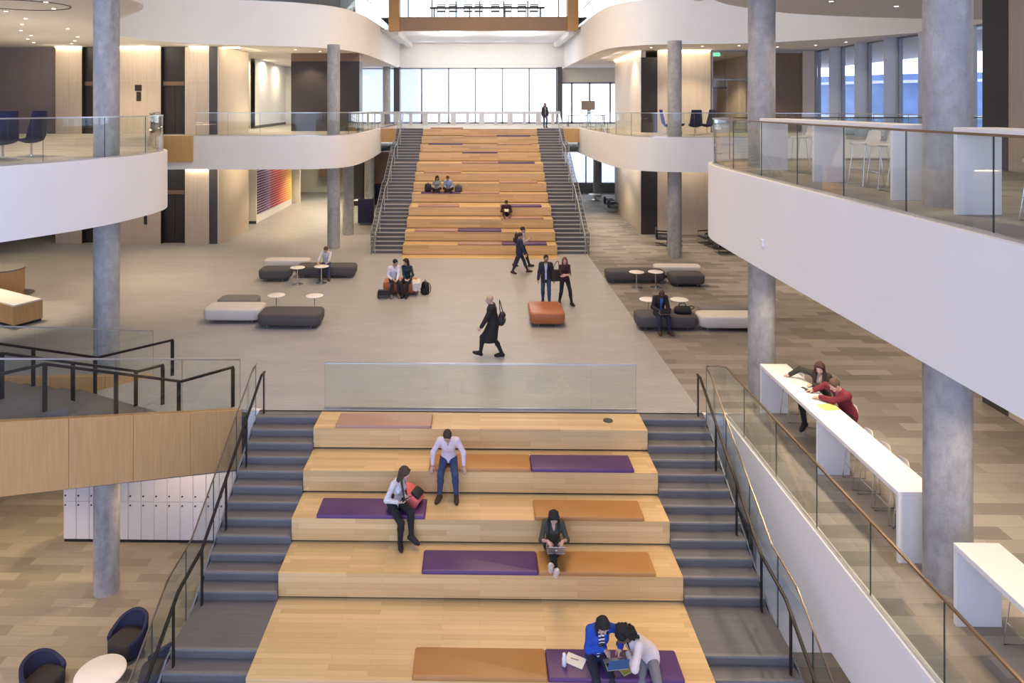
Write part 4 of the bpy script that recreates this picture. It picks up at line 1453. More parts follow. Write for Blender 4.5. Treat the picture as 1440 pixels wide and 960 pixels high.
# ================================================================ people
class Field:
    """a signed distance field sampled on a grid; shapes are blended into it one after another"""

    def __init__(self, lo, hi, h):
        self.h = h
        self.lo = np.array(lo, np.float32) - 2 * h
        self.n = np.ceil((np.array(hi) + 2 * h - self.lo) / h).astype(int) + 1
        self.d = np.full(self.n, 9., np.float32)

    def _sub(self, lo, hi):
        a = np.clip(np.floor((np.array(lo) - self.lo) / self.h).astype(int), 0, self.n)
        b = np.clip(np.ceil((np.array(hi) - self.lo) / self.h).astype(int) + 1, 0, self.n)
        if np.any(b - a < 1):
            return None, None
        ax = [self.lo[i] + self.h * np.arange(a[i], b[i], dtype=np.float32) for i in range(3)]
        p = np.stack(np.meshgrid(*ax, indexing='ij'), -1)
        return tuple(slice(a[i], b[i]) for i in range(3)), p

    def blend(self, s, e, k, cut=False):
        d = self.d[s]
        if cut:
            e = -e
            hh = np.maximum(k - np.abs(d - e), 0) / k
            self.d[s] = np.maximum(d, e) + hh * hh * k * .25
        else:
            hh = np.maximum(k - np.abs(d - e), 0) / k
            self.d[s] = np.minimum(d, e) - hh * hh * k * .25

    def cone(self, a, b, ra, rb, k=.03, cut=False):
        a, b = np.array(a, np.float32), np.array(b, np.float32)
        m = max(ra, rb) + k + 2 * self.h
        s, p = self._sub(np.minimum(a, b) - m, np.maximum(a, b) + m)
        if s is None:
            return
        ab = b - a
        t = np.clip(((p - a) @ ab) / max(1e-9, float(ab @ ab)), 0, 1)
        e = np.linalg.norm(p - a - t[..., None] * ab, axis=-1) - (ra + (rb - ra) * t)
        self.blend(s, e, k, cut)

    def ell(self, c, r, R=None, k=.03, cut=False):
        c = np.array(c, np.float32)
        m = max(r) + k + 2 * self.h
        s, p = self._sub(c - m, c + m)
        if s is None:
            return
        q_ = p - c
        if R is not None:
            q_ = q_ @ R
        r = np.array(r, np.float32)
        k0 = np.linalg.norm(q_ / r, axis=-1)
        k1 = np.linalg.norm(q_ / (r * r), axis=-1)
        e = k0 * (k0 - 1) / np.maximum(k1, 1e-6)
        e = np.where(k0 < 1e-4, -min(r), e)
        self.blend(s, e, k, cut)

    def box(self, c, hs, R=None, r=.01, k=.01, cut=False):
        c = np.array(c, np.float32)
        m = float(np.linalg.norm(hs)) + k + 2 * self.h
        s, p = self._sub(c - m, c + m)
        if s is None:
            return
        q_ = p - c
        if R is not None:
            q_ = q_ @ R
        q_ = np.abs(q_) - (np.array(hs, np.float32) - r)
        e = np.linalg.norm(np.maximum(q_, 0), axis=-1) + np.minimum(q_.max(-1), 0) - r
        self.blend(s, e, k, cut)

    def mesh(self):
        F, h = self.d, self.h
        S = F < 0
        c = [S[i:S.shape[0] - 1 + i, j:S.shape[1] - 1 + j, l:S.shape[2] - 1 + l] for i in (0, 1) for j in (0, 1) for l in (0, 1)]
        cnt = sum(x.astype(np.int8) for x in c)
        act = (cnt > 0) & (cnt < 8)
        I = np.argwhere(act)
        if len(I) == 0:
            return np.zeros((0, 3)), np.zeros((0, 4), int)
        idx = np.full(act.shape, -1, np.int64)
        idx[tuple(I.T)] = np.arange(len(I))
        pos = np.zeros((len(I), 3), np.float32)
        w_ = np.zeros(len(I), np.float32)
        cor = [(i, j, l) for i in (0, 1) for j in (0, 1) for l in (0, 1)]
        for a in range(8):
            for b in range(a + 1, 8):
                if sum(x != y for x, y in zip(cor[a], cor[b])) != 1:
                    continue
                fa = F[tuple((I + cor[a]).T)]
                fb = F[tuple((I + cor[b]).T)]
                x = (fa < 0) != (fb < 0)
                t = np.where(x, fa / np.where(x, fa - fb, 1), 0)
                pa = np.array(cor[a], np.float32)
                pb = np.array(cor[b], np.float32)
                pos += np.where(x[:, None], pa + t[:, None] * (pb - pa), 0)
                w_ += x
        V_ = self.lo + h * (I + pos / w_[:, None])
        Q = []
        for ax in range(3):
            o = [0, 0, 0]
            o[ax] = 1
            sh = F.shape
            A_ = S[:sh[0] - o[0], :sh[1] - o[1], :sh[2] - o[2]]
            B_ = S[o[0]:, o[1]:, o[2]:]
            E_ = np.argwhere(A_ != B_)
            u, v = [(1, 2), (2, 0), (0, 1)][ax]
            ok = (E_[:, u] > 0) & (E_[:, v] > 0) & (E_[:, u] < act.shape[u]) & (E_[:, v] < act.shape[v])
            E_ = E_[ok]
            if not len(E_):
                continue
            du = np.zeros(3, int)
            du[u] = 1
            dv = np.zeros(3, int)
            dv[v] = 1
            quad = np.stack([idx[tuple((E_ - du - dv).T)], idx[tuple((E_ - dv).T)], idx[tuple(E_.T)], idx[tuple((E_ - du).T)]], 1)
            inside = A_[tuple(E_.T)]
            quad[~inside] = quad[~inside][:, ::-1]
            Q.append(quad)
        return V_, np.concatenate(Q)


def np_mesh(name, parts, mats, parent, colors=None, mat_idx=None):
    off, VV, QQ = 0, [], []
    for v, q_ in parts:
        VV.append(v)
        QQ.append(q_ + off)
        off += len(v)
    VV, QQ = np.concatenate(VV).astype(np.float32), np.concatenate(QQ)
    me = bpy.data.meshes.new(name)
    me.vertices.add(len(VV))
    me.vertices.foreach_set('co', VV.ravel())
    me.loops.add(len(QQ) * 4)
    me.loops.foreach_set('vertex_index', QQ.ravel().astype(np.int32))
    me.polygons.add(len(QQ))
    me.polygons.foreach_set('loop_start', np.arange(0, len(QQ) * 4, 4, dtype=np.int32))
    me.update(calc_edges=True)
    me.validate()
    me.shade_smooth()
    for m in mats:
        me.materials.append(M[m] if isinstance(m, str) else m)
    if mat_idx is not None:
        me.polygons.foreach_set('material_index', mat_idx(VV[QQ].mean(1)).astype(np.int32))
    if colors is not None:
        at = me.color_attributes.new('tone', 'FLOAT_COLOR', 'POINT')
        at.data.foreach_set('color', colors(VV).astype(np.float32).ravel())
    o = bpy.data.objects.new(name, me)
    COL.objects.link(o)
    o.parent = parent
    return o


def rot3(yaw=0, pitch=0, roll=0):
    """columns are the axes (x, y, z) of a frame that faces -y, pitched forward, then turned"""
    return np.array(Matrix.Rotation(yaw, 3, 'Z') @ Matrix.Rotation(pitch, 3, 'X') @ Matrix.Rotation(roll, 3, 'Y'), np.float32)


def ik(a, c, l1, l2, pole):
    a, c, pole = np.array(a, float), np.array(c, float), np.array(pole, float)
    d = c - a
    L = np.linalg.norm(d)
    if L > (l1 + l2) * .998:
        c = a + d / L * (l1 + l2) * .998
        d = c - a
        L = np.linalg.norm(d)
    u = d / L
    x = (l1 * l1 - l2 * l2 + L * L) / (2 * L)
    y = math.sqrt(max(0, l1 * l1 - x * x))
    p = pole - u * (pole @ u)
    p = p / max(1e-6, np.linalg.norm(p))
    return a + u * x + p * y, c


def norm(v):
    v = np.array(v, float)
    return v / max(1e-9, np.linalg.norm(v))


CLOTH = {}


def cloth(c, kind=None, c2=None, scale=40):
    key = (c, kind, c2)
    if key not in CLOTH:
        nm = 'garment_%d' % len(CLOTH)
        CLOTH[key] = cloth_pattern(nm, kind, c, c2, scale) if kind else plain(nm, c, .82, var=.10, scale=9, bmp=.1)
    return CLOTH[key]


def person(label, loc, hip, yaw=0., lean=.1, roll=0., twist=0., head=(0, 0, 0), hands=None, palms=None, elbows=None, feet=None, knees=None, toes=None,
           female=False, tall=1.0, skin=(.50, .31, .23), hair=('short', (.03, .02, .015)), top=None, jacket=None, coat=None, legs=None, shoes=(.02, .017, .015),
           sleeve=1., res=1., beard=None, curl=.5, neck=.0, barefoot=False, hem=0.):
    t = thing('person', label, 'person', loc)
    S = tall
    w_ = .88 if female else 1.
    Rp = rot3(yaw)
    Rs = rot3(yaw + twist * .5, lean * .75, roll)
    Rc = rot3(yaw + twist, lean * 1.25, roll)
    P = np.array(hip, float)
    ex = np.array((1, 0, 0.))
    at_ = lambda R, x, y, z: R @ np.array((x, y, z)) * S
    waist = P + at_(Rs, 0, 0, .17)
    chest = waist + at_(Rc, 0, .0, .17)
    neck0 = waist + at_(Rc, 0, .015, .315)
    Rh = rot3(yaw + twist + head[1], lean * .8 + head[0], head[2])
    Rn = rot3(yaw + twist + head[1] * .5, lean * 1.0 + head[0] * .5, 0)
    neck1 = neck0 + at_(Rn, 0, -.01, .085)
    hc = neck1 + at_(Rh, 0, -.022, .085)
    sh = {s: neck0 + at_(Rc, s * .172 * w_, .0, -.035) for s in (-1, 1)}      # -1 = right arm
    UA, FA, TH, SHN = .285 * S, .25 * S, .425 * S, .41 * S
    hands = hands or {}
    palms = palms or {}
    elbows = elbows or {}
    arm = {}
    for s in (-1, 1):
        tgt = np.array(hands.get(s, sh[s] + Rp @ np.array((s * .06, -.06, -.53)) * S), float)
        pole = np.array(elbows.get(s, Rp @ np.array((s * .5, .8, -.3))), float)
        e, wst = ik(sh[s], tgt, UA, FA, pole)
        arm[s] = (sh[s], e, wst)
    hipj = {s: P + at_(Rp, s * .088, 0, -.01) for s in (-1, 1)}
    leg = {}
    for s in (-1, 1):
        ank = np.array(feet[s], float)
        pole = np.array((knees or {}).get(s, Rp @ np.array((s * .1, -1., .2))), float)
        kn, ank = ik(hipj[s], ank, TH, SHN, pole)
        td = norm((toes or {}).get(s, Rp @ np.array((s * .12, -1, 0.))))
        leg[s] = (hipj[s], kn, ank, td)
    pts = [P, neck1, hc] + [p for a in arm.values() for p in a] + [p for l in leg.values() for p in l[:3]]
    lo = np.min(pts, 0) - .22 * S
    hi = np.max(pts, 0) + .22 * S
    hb, hcl, hd, hh_ = .011 * res, .012 * res, .0055 * res, .0045 * res

    def torso(F, g, low=0.):
        F.ell(P + at_(Rp, 0, .01, .02), ((.150 + g) * S, (.108 + g) * S, (.115 + g) * S), Rp, .05)
        F.ell(waist + at_(Rs, 0, 0, -.03), ((.128 * (.93 if female else 1.05) + g) * S, (.098 + g) * S, (.14 + g) * S), Rs, .06)
        F.ell(chest, ((.150 * w_ + g) * S, (.108 + g) * S, (.165 + g) * S), Rc, .06)
        if female:
            for s in (-1, 1):
                F.ell(chest + at_(Rc, s * .066, -.075, .01), ((.055 + g * .6) * S,) * 3, None, .05)
        F.cone(sh[-1] * .9 + neck0 * .1, sh[1] * .9 + neck0 * .1, (.056 * w_ + g) * S, (.056 * w_ + g) * S, .05)
        F.cone(neck0 + at_(Rc, 0, .0, -.06), neck0, (.08 * w_ + g) * S, (.052 + g * .5) * S, .05)

    def arms(F, g, frac=1., k=.03):
        for s in (-1, 1):
            a, e, c = arm[s]
            F.cone(a, e, (.050 * w_ + g) * S, (.040 * w_ + g) * S, k)
            if frac > .5:
                f = (frac - .5) * 2
                F.cone(e, e + (c - e) * f, (.040 * w_ + g) * S, ((.040 + (.028 - .040) * f) * w_ + g) * S, k)

    def legs_(F, g, frac=1.):
        for s in (-1, 1):
            a, kn, an, td = leg[s]
            F.cone(a, kn, (.083 + g) * S, (.056 + g) * S, .03)
            c = kn + (an - kn) * .32 + norm(an - kn + np.array((0, 1e-4, 0))) * 0 - td * .012 * S
            F.cone(kn, c, (.054 + g) * S, (.054 + g) * S, .03)
            F.cone(c, an - (an - kn) * (1 - frac), (.054 + g) * S, (.037 + g * 1.1) * S, .03)

    def foot(F, g, k=.02, sides=(-1, 1)):
        for s in sides:
            a, kn, an, td = leg[s]
            dn = np.array((0, 0, -1.))
            if abs(td[2]) > .5:
                dn = norm(an - kn)
            dn = norm(dn - td * (dn @ td))
            heel = an + dn * .045 * S - td * .035 * S
            ball = an + dn * .052 * S + td * .115 * S
            toe = an + dn * .058 * S + td * .175 * S
            F.cone(an, heel, (.036 + g) * S, (.034 + g) * S, k)
            F.cone(heel, ball, (.034 + g) * S, (.036 + g) * S, k)
            F.cone(an + td * .02, ball, (.036 + g) * S, (.034 + g) * S, k)
            F.cone(ball, toe, (.036 + g) * S, (.026 + g) * S, k)

    # ---- body: one surface, finer at head and hands
    F = Field(lo, hi, hb)
    torso(F, -.004)
    arms(F, -.002)
    legs_(F, -.006)
    foot(F, -.006)
    F.cone(neck0 + at_(Rc, 0, 0, -.04), neck1 + at_(Rh, 0, 0, .02), .056 * w_ * S, .05 * w_ * S, .02)
    F.ell(hc + at_(Rh, 0, 0, -.01), (.05 * S, .06 * S, .07 * S), Rh, .02)
    parts = [F.mesh()]
    hs = S * (.96 if female else 1.)
    H = lambda x, y, z: hc + Rh @ np.array((x, y, z)) * hs
    F = Field(hc - .19 * hs, hc + .19 * hs, hd)
    F.ell(H(0, .014, .032), (.074 * hs, .093 * hs, .086 * hs), Rh, .02)
    F.ell(H(0, -.022, -.036), (.060 * hs, .068 * hs, .076 * hs), Rh, .03)
    F.ell(H(0, -.058, -.094), (.027 * hs, .022 * hs, .02 * hs), Rh, .025)
    F.cone(H(-.045, -.072, .033), H(.045, -.072, .033), .012 * hs, .012 * hs, .02)
    for s in (-1, 1):
        F.ell(H(s * .031, -.094, .010), (.019 * hs, .014 * hs, .013 * hs), Rh, .012, True)
        F.ell(H(s * .031, -.073, .010), (.0125 * hs,) * 3, None, .004)
        F.ell(H(s * .076, .012, -.006), (.011 * hs, .021 * hs, .032 * hs), Rh, .008)
        F.ell(H(s * .04, -.062, -.03), (.02 * hs, .016 * hs, .018 * hs), Rh, .02)
    F.cone(H(0, -.084, .016), H(0, -.106, -.022), .008 * hs, .0125 * hs, .012)
    F.cone(H(-.018, -.083, -.055), H(.018, -.083, -.055), .0085 * hs, .0085 * hs, .008)
    F.cone(H(0, .01, -.06), neck0 + at_(Rc, 0, .005, .03), .052 * w_ * S, .054 * w_ * S, .03)
    parts.append(F.mesh())
    for s in (-1, 1):
        a, e, c = arm[s]
        pd = palms.get(s, ((c - e), Rp @ np.array((-s, 0, 0.))))
        d = norm(pd[0])
        n = np.array(pd[1], float)
        n = norm(n - d * (n @ d))
        lat = np.cross(d, n) * (1 if s < 0 else -1)     # towards the thumb
        z = .92 * S * (.92 if female else 1.)
        F = Field(c - .22 * S, c + .22 * S, hh_)
        F.cone(e + (c - e) * .8, c, .031 * w_ * S, .027 * w_ * S, .02)
        for i, (o_, L_) in enumerate(((.029, .074), (.010, .083), (-.010, .077), (-.028, .060))):
            base = c + (d * .088 + lat * o_) * z - n * 0.0
            F.cone(c + lat * o_ * .55 * z + d * .012, base, .0165 * z, .0125 * z, .012)
            p, ang = base, curl * .55
            for fr, r in ((.45, .0095), (.31, .0088), (.24, .008)):
                dd = d * math.cos(ang) + n * math.sin(ang)
                p2 = p + dd * L_ * fr * z
                F.cone(p, p2, r * z, (r - .0008) * z, .004)
                p, ang = p2, ang + curl * .75
        b0 = c + (d * .022 + lat * .024) * z
        b1 = b0 + norm(d * .62 + lat * .75 + n * .25) * .046 * z
        b2 = b1 + norm(d * .85 + lat * .30 + n * .35) * .034 * z
        b3 = b2 + norm(d * .95 + lat * .05 + n * .4) * .024 * z
        F.cone(c + d * .01, b1, .016 * z, .0125 * z, .01)
        F.cone(b1, b2, .0118 * z, .0105 * z, .004)
        F.cone(b2, b3, .0105 * z, .0085 * z, .004)
        parts.append(F.mesh())
    hcol = hair[1]
    skin = np.array(skin)

    def tone(VV):
        q_ = (VV - hc) @ Rh / hs
        c = np.tile(skin, (len(VV), 1))
        near = np.linalg.norm(q_, axis=1) < .2
        x, y, z = q_[:, 0], q_[:, 1], q_[:, 2]
        front = near & (y < -.055)
        if beard is not None:
            b = near & (y < .0) & (z < -.035) & (z > -.13) & ~((np.abs(x) < .02) & (np.abs(z + .055) < .009))
            c[b] = c[b] * .45 + np.array(beard) * .55
        c[front & (np.abs(x) < .025) & (np.abs(z + .055) < .0095)] = skin * np.array((.86, .55, .55))
        c[front & (np.abs(np.abs(x) - .031) < .021) & (np.abs(z - .034 - .003 * np.cos(np.abs(x) * 60)) < .0055)] = np.array(hcol) * .8 + skin * .2
        ey = np.hypot((np.abs(x) - .031) / 1.25, z - .010)
        c[front & (ey < .0105)] = (.72, .70, .68)
        c[front & (np.hypot(np.abs(x) - .031, z - .010) < .0062)] = (.03, .02, .015)
        return np.concatenate([c, np.ones((len(c), 1))], 1)

    np_mesh('body', parts, ['skin'], t, tone)

    # ---- trousers
    if legs is not None:
        F = Field(lo, hi, hcl)
        F.ell(P + at_(Rp, 0, .012, .02), ((.156) * S, .116 * S, .115 * S), Rp, .05)
        legs_(F, .008, .97)
        if coat is None:
            F.box(P + at_(Rp, 0, 0, .22), (.3, .3, .12), Rp, .01, .01, True)
        np_mesh('trousers', [F.mesh()], [legs], t)
    if shoes is not None:
        for s in (-1, 1):
            an = leg[s][2]
            F = Field(an - .28 * S, an + .28 * S, .010 * res)
            foot(F, .008, .02, (s,))
            np_mesh('shoe', [F.mesh()], [cloth(shoes)], t)
    # ---- upper garments
    fwd = Rc @ np.array((0, -1., 0))

    def vcut(F, depth, wid, dy=.1):
        F.cone(neck0 + at_(Rc, 0, -.055, .07), neck0 + at_(Rc, 0, -.118, -depth), wid * S, .012 * S, .006, True)

    if top is not None:
        F = Field(lo, hi, hcl)
        torso(F, .010)
        arms(F, .010, sleeve)
        F.ell(P + at_(Rp, 0, .01, -.05 - hem), (.160 * S, .122 * S, .12 * S), Rp, .05)
        F.box(P + at_(Rp, 0, 0, -.30 - hem), (.4, .4, .24), Rp, .01, .01, True)
        F.cone(neck0 + at_(Rc, 0, 0, .055), neck0 + at_(Rc, 0, 0, .4), .058 * S, .3 * S, .01, True)
        if neck:
            vcut(F, neck, .05)
        np_mesh('shirt', [F.mesh()], [top], t)
    if jacket is not None:
        jm, openw, jl = jacket
        F = Field(lo, hi, hcl)
        torso(F, .022)
        arms(F, .020, .97)
        F.ell(P + at_(Rp, 0, .01, -.04 - jl), (.174 * S, .136 * S, .14 * S), Rp, .06)
        F.ell(P + at_(Rp, 0, .01, -.01), (.168 * S, .130 * S, .14 * S), Rp, .06)
        F.box(P + at_(Rp, 0, 0, -.34 - jl), (.4, .4, .24), Rp, .01, .01, True)
        F.cone(neck0 + at_(Rc, 0, 0, .075), neck0 + at_(Rc, 0, 0, .4), .062 * S, .3 * S, .01, True)
        # the open front
        cpts = [neck0 + at_(Rc, 0, -.075, .05), chest + at_(Rc, 0, -.135, .02), waist + at_(Rs, 0, -.135, -.03), P + at_(Rp, 0, -.15, -.06), P + at_(Rp, 0, -.15, -.24)]
        crad = [.038 + openw * .6, .022 + openw, .020 + openw, .024 + openw, .03 + openw * 1.6]
        for i in range(4):
            F.cone(cpts[i], cpts[i + 1], crad[i] * S, crad[i + 1] * S, .008, True)
        np_mesh('jacket', [F.mesh()], [jm], t)
    if coat is not None:
        F = Field(lo - .05, hi, hcl)
        torso(F, .030)
        arms(F, .024, .97)
        mid = (leg[-1][1] + leg[1][1]) / 2
        for i in range(6):
            f = i / 5
            c = P * (1 - f) + (mid + np.array((0, 0, -.06))) * f
            F.ell(c + np.array((0, 0, .0)), ((.185 + .02 * f) * S, (.15 + .09 * f) * S, .13 * S), Rp, .05)
        F.box(np.array((mid[0], mid[1], .43 - .25)), (.6, .6, .25), None, .01, .01, True)
        F.cone(neck0 + at_(Rc, 0, 0, .085), neck0 + at_(Rc, 0, 0, .4), .060 * S, .3 * S, .01, True)
        np_mesh('coat', [F.mesh()], [coat], t)
    # ---- hair
    style = hair[0]
    if style != 'bald':
        hm = cloth(hair[1])
        F = Field(hc - .55 * hs, hc + .3 * hs, .0075 * res if style != 'curly' else .009 * res)
        g = {'short': .010, 'long': .016, 'verylong': .016, 'bob': .016, 'curly': .02, 'bun': .012, 'crop': .006}[style]
        F.ell(H(0, .018, .036), ((.075 + g) * hs, (.094 + g) * hs, (.087 + g) * hs), Rh, .01)
        F.ell(H(0, -.108, -.035), (.076 * hs, .088 * hs, .108 * hs), Rh, .012, True)
        F.box(H(0, 0, -.16), (.3, .3, .12), Rh, .01, .02, True)
        if style in ('long', 'bob', 'verylong'):
            L_ = {'long': .36, 'bob': .22, 'verylong': .52}[style]
            down = np.array((0, 0, -1.))
            bd = norm(Rh @ np.array((0, .25, -1)) * .5 + down * .8)
            for x in (-.055, -.02, .02, .055):
                a = H(x, .075, .01)
                F.cone(a, a + bd * L_ * hs + Rh @ np.array((x * .3, 0, 0)), .040 * hs, .026 * hs, .03)
            for s in (-1, 1):
                a = H(s * .078, .0, .03)
                m = a + norm(Rh @ np.array((s * .12, -.05, -1))) * .12 * hs
                F.cone(H(s * .05, -.06, .085), a, .022 * hs, .024 * hs, .02)
                F.cone(a, m, .024 * hs, .024 * hs, .02)
                F.cone(m, m + norm(down + Rc @ np.array((0, -.25, 0))) * (L_ - .12) * hs, .024 * hs, .014 * hs, .02)
        if style == 'curly':
            rr = random.Random(5)
            for i in range(130):
                a, b = rr.uniform(-1.25, 1.25), rr.uniform(-.9, 1.5)
                r_ = .125
                v = (r_ * math.sin(a) * math.cos(b), r_ * math.cos(a) * math.cos(b) * .95 + .015, r_ * math.sin(b) + .01)
                if v[1] < -.03 and v[2] < .05:
                    continue
                F.ell(H(*v), (rr.uniform(.022, .034) * hs,) * 3, None, .006)
            for i in range(70):
                v = (rr.uniform(-.1, .1), rr.uniform(.06, .17), rr.uniform(-.2, .02))
                F.ell(H(*v), (rr.uniform(.022, .034) * hs,) * 3, None, .006)
        if style == 'bun':
            F.ell(H(0, .11, .03), (.038 * hs,) * 3, None, .02)
        g_ = [F.lo[i] + F.h * np.arange(F.n[i]) for i in range(3)]
        q_ = (np.stack(np.meshgrid(*g_, indexing='ij'), -1) - hc) @ Rh / hs
        ang = np.arctan2(q_[..., 0], q_[..., 1] + .02)
        F.d += ((.0011 if style in ('long', 'bob', 'verylong') else .0026) * (np.sin(ang * 31 + (0 if 'o' in style and style != 'short' and style != 'crop' else 40) * q_[..., 2]) + np.sin(ang * 47 - (4 if style in ('long', 'bob', 'verylong') else 55) * q_[..., 2] + 2)) * (res < 1.6)).astype(np.float32)
        np_mesh('hair', [F.mesh()], [hm], t)
    return t, dict(arm=arm, leg=leg, hc=hc, chest=chest, Rc=Rc, neck0=neck0)


def rod(mb, pts, r=.012, n=6):
    return mb.tube(spline([tuple(p) for p in pts], 5), r, n)


def backpack(label, loc, rz, mat, w=.3, d=.16, h=.42, pitch=0., trim=None, name='backpack'):
    t = thing(name, label, 'bag', loc, rz)
    if pitch:
        t.rotation_euler.x = pitch
    loft(MB(), [rrect(w / 2 - i, d / 2 - i * .6, .06, z) for i, z in ((.03, 0), (.005, .03), (0, h * .4), (.01, h * .75), (.04, h * .93), (.09, h))]).build('body', mat, t, smooth=50)
    loft(MB(), [[(p[0], p[1] - d / 2 - .02, p[2]) for p in rrect(w / 2 - .04 - i, .035 - i * .5, .025, z)] for i, z in ((.015, .04), (0, .06), (0, h * .42), (.02, h * .5))]).build('pocket', trim or mat, t, smooth=50)
    mb = MB()
    rod(mb, [(-.05, 0, h - .02), (-.03, 0, h + .05), (.03, 0, h + .05), (.05, 0, h - .02)], .01)
    mb.build('handle', mat, t, smooth=60)
    for s in (-1, 1):
        mb = MB()
        rod(mb, [(s * .08, d / 2 - .01, h * .9), (s * .1, d / 2 + .07, h * .6), (s * .11, d / 2 + .05, h * .2), (s * .12, d / 2 - .01, .05)], .014)
        mb.build('strap', mat, t, smooth=60)
    return t


def laptop(label, loc, rz, open_=1.9, tilt=0., lid='alu', mark=None, w=.31, d=.215):
    """hinge away from the user: the user is on the +y side, the lid rises on the -y side"""
    t = thing('laptop', label, 'laptop', loc, rz)
    t.rotation_euler.x = tilt
    MB().rbox(-w / 2, w / 2, -d / 2, d / 2, 0, .013, .004, 2).build('base', 'alu', t)
    MB().box(-w / 2 + .02, w / 2 - .02, -d / 2 + .03, d / 2 - .09, .013, .0145).build('keyboard', 'key_black', t)
    R_ = Matrix.Translation((0, -d / 2, .013)) @ Matrix.Rotation(PI - open_, 4, 'X')
    l = MB()
    l.rbox(-w / 2, w / 2, -d, 0, -.004, .004, .003, 1, 0, Matrix.Translation((0, -d / 2, .013)) @ Matrix.Rotation(-(PI - open_) * 1., 4, 'X') @ Matrix.Rotation(0, 4, 'X'))
    lo_ = l.build('lid', lid, t)
    if mark:
        m_ = MB()
        m_.lathe([(.019, -.0056), (.019, -.0035)], 20, (0, -d / 2))
        T_ = Matrix.Translation((0, -d / 2, .013)) @ Matrix.Rotation(-(PI - open_), 4, 'X')
        m_.v = [tuple(T_ @ Vector(p)) for p in m_.v]
        m_.build('mark', 'white_top', lo_)
    return t
JEANS = cloth((.035, .055, .13))
BLACK = cloth((.012, .012, .014))
DARK = cloth((.022, .022, .028))
NAVY = cloth((.02, .026, .055))
DOWN = (0, 0, -1.)

# on the lower bleacher
person('man in pale pink shirt and jeans, leaning on both hands on the second tier', (-.63, 13.59, -.9), (0, .18, .635), 0, .36, head=(.42, -.1, 0),
       hands={-1: (-.31, .0, .56), 1: (.31, -.01, .56)}, palms={-1: ((-.25, -.65, -.65), (.1, .5, -1)), 1: ((.25, -.65, -.65), (-.1, .5, -1))}, elbows={-1: (-1, .5, 0), 1: (1, .5, 0)},
       feet={-1: (-.16, -.19, .09), 1: (.17, -.20, .09)}, toes={-1: (-.35, -1, 0), 1: (.05, -1, 0)}, skin=(.52, .31, .22), hair=('short', (.045, .03, .02)),
       top=cloth((.72, .62, .67)), legs=JEANS, shoes=(.06, .03, .018), neck=.06, curl=.6, beard=(.10, .07, .05))
person('woman with very long brown hair and dotted blouse holding a tablet on the third tier', (-1.60, 12.75, -1.35), (-.02, .22, .63), math.radians(55), .24, head=(.35, .5, 0), female=True,
       hands={-1: (.10, -.10, .82), 1: (.21, .03, .84)}, palms={-1: ((.9, -.3, .1), (-.2, .5, .8)), 1: ((.6, -.7, .1), (-.5, -.3, .8))},
       feet={-1: (.12, -.10, .09), 1: (.33, -.10, .20)}, knees={-1: (.6, -1, .3), 1: (.8, -.8, .5)}, toes={-1: (.25, -1, 0), 1: (.75, -.5, -.15)}, skin=(.60, .40, .32), hair=('verylong', (.065, .04, .026)),
       top=cloth((.66, .66, .68), 'dots', (.08, .10, .16), 55), legs=BLACK, shoes=(.018, .014, .013), sleeve=.93)
person('woman with black hair and olive blouse typing with her legs stretched along the fourth tier', (1.34, 12.50, -1.35), (0, .06, .12), 0, .16, head=(.5, 0, 0), female=True,
       hands={-1: (-.12, -.31, .42), 1: (.13, -.31, .42)}, palms={-1: ((.35, -1, -.15), DOWN), 1: ((-.35, -1, -.15), DOWN)}, elbows={-1: (-.45, .9, -.4), 1: (.45, .9, -.4)},
       feet={-1: (-.03, -.68, .135), 1: (-.10, -.66, .21)}, knees={-1: (0, 0, 1), 1: (.3, 0, 1)}, toes={-1: (.05, -.5, .85), 1: (-.05, -.5, .85)}, skin=(.56, .36, .27), hair=('long', (.012, .011, .013)),
       top=cloth((.055, .06, .04)), legs=BLACK, shoes=(.62, .55, .48), sleeve=.58, neck=.11)
laptop('laptop with a round mark on its lid, on the lap of the woman in olive', (1.34, 12.12, -1.05), 0, 2.2, -.08, 'alu', True)
person('woman in cobalt blue jacket over a striped top typing on the front platform', (1.80, 10.62, -1.726), (0, .02, .12), math.radians(12), .34, head=(.42, .1, 0), female=True,
       hands={-1: (.08, -.25, .34), 1: (.33, -.20, .31)}, palms={-1: ((.55, -1, -.2), DOWN), 1: ((-.2, -1, -.2), DOWN)}, elbows={-1: (-1, .35, -.2), 1: (1, .4, -.3)},
       feet={-1: (.02, -.50, -.43), 1: (.22, -.48, -.43)}, skin=(.60, .40, .32), hair=('bob', (.016, .012, .012)), knees={-1: (-.1, -1, .35), 1: (.2, -1, .35)},
       top=cloth((.75, .75, .78), 'stripes', (.012, .012, .02), 6.2), jacket=(cloth((.015, .07, .42)), .024, .10), legs=cloth((.016, .018, .03)), sleeve=.8, neck=.05)
laptop('open laptop with a bluish lid between the two women on the front platform', (2.02, 10.22, -1.50), math.radians(8), 1.95, 0., cloth((.03, .10, .25)))
person('woman with big curly black hair and white jacket bending over the laptop', (2.55, 10.58, -1.726), (.04, -.02, .12), math.radians(-62), .75, head=(.18, -.1, 0), female=True, tall=1.02,
       hands={-1: (-.33, -.03, .33), 1: (-.32, -.28, .33)}, palms={-1: ((-1, -.2, -.1), DOWN), 1: ((-1, .15, -.1), DOWN)}, elbows={-1: (.2, 1, -.2), 1: (.4, -1, .1)},
       feet={-1: (-.20, -.50, -.43), 1: (.02, -.52, -.43)}, knees={-1: (-.3, -1, .4), 1: (.1, -1, .4)}, skin=(.17, .085, .05), hair=('curly', (.010, .009, .010)),
       top=cloth((.03, .03, .035)), jacket=(cloth((.70, .62, .62)), .0, .05), legs=cloth((.16, .16, .19), 'dots', (.24, .24, .27), 160), sleeve=.9)

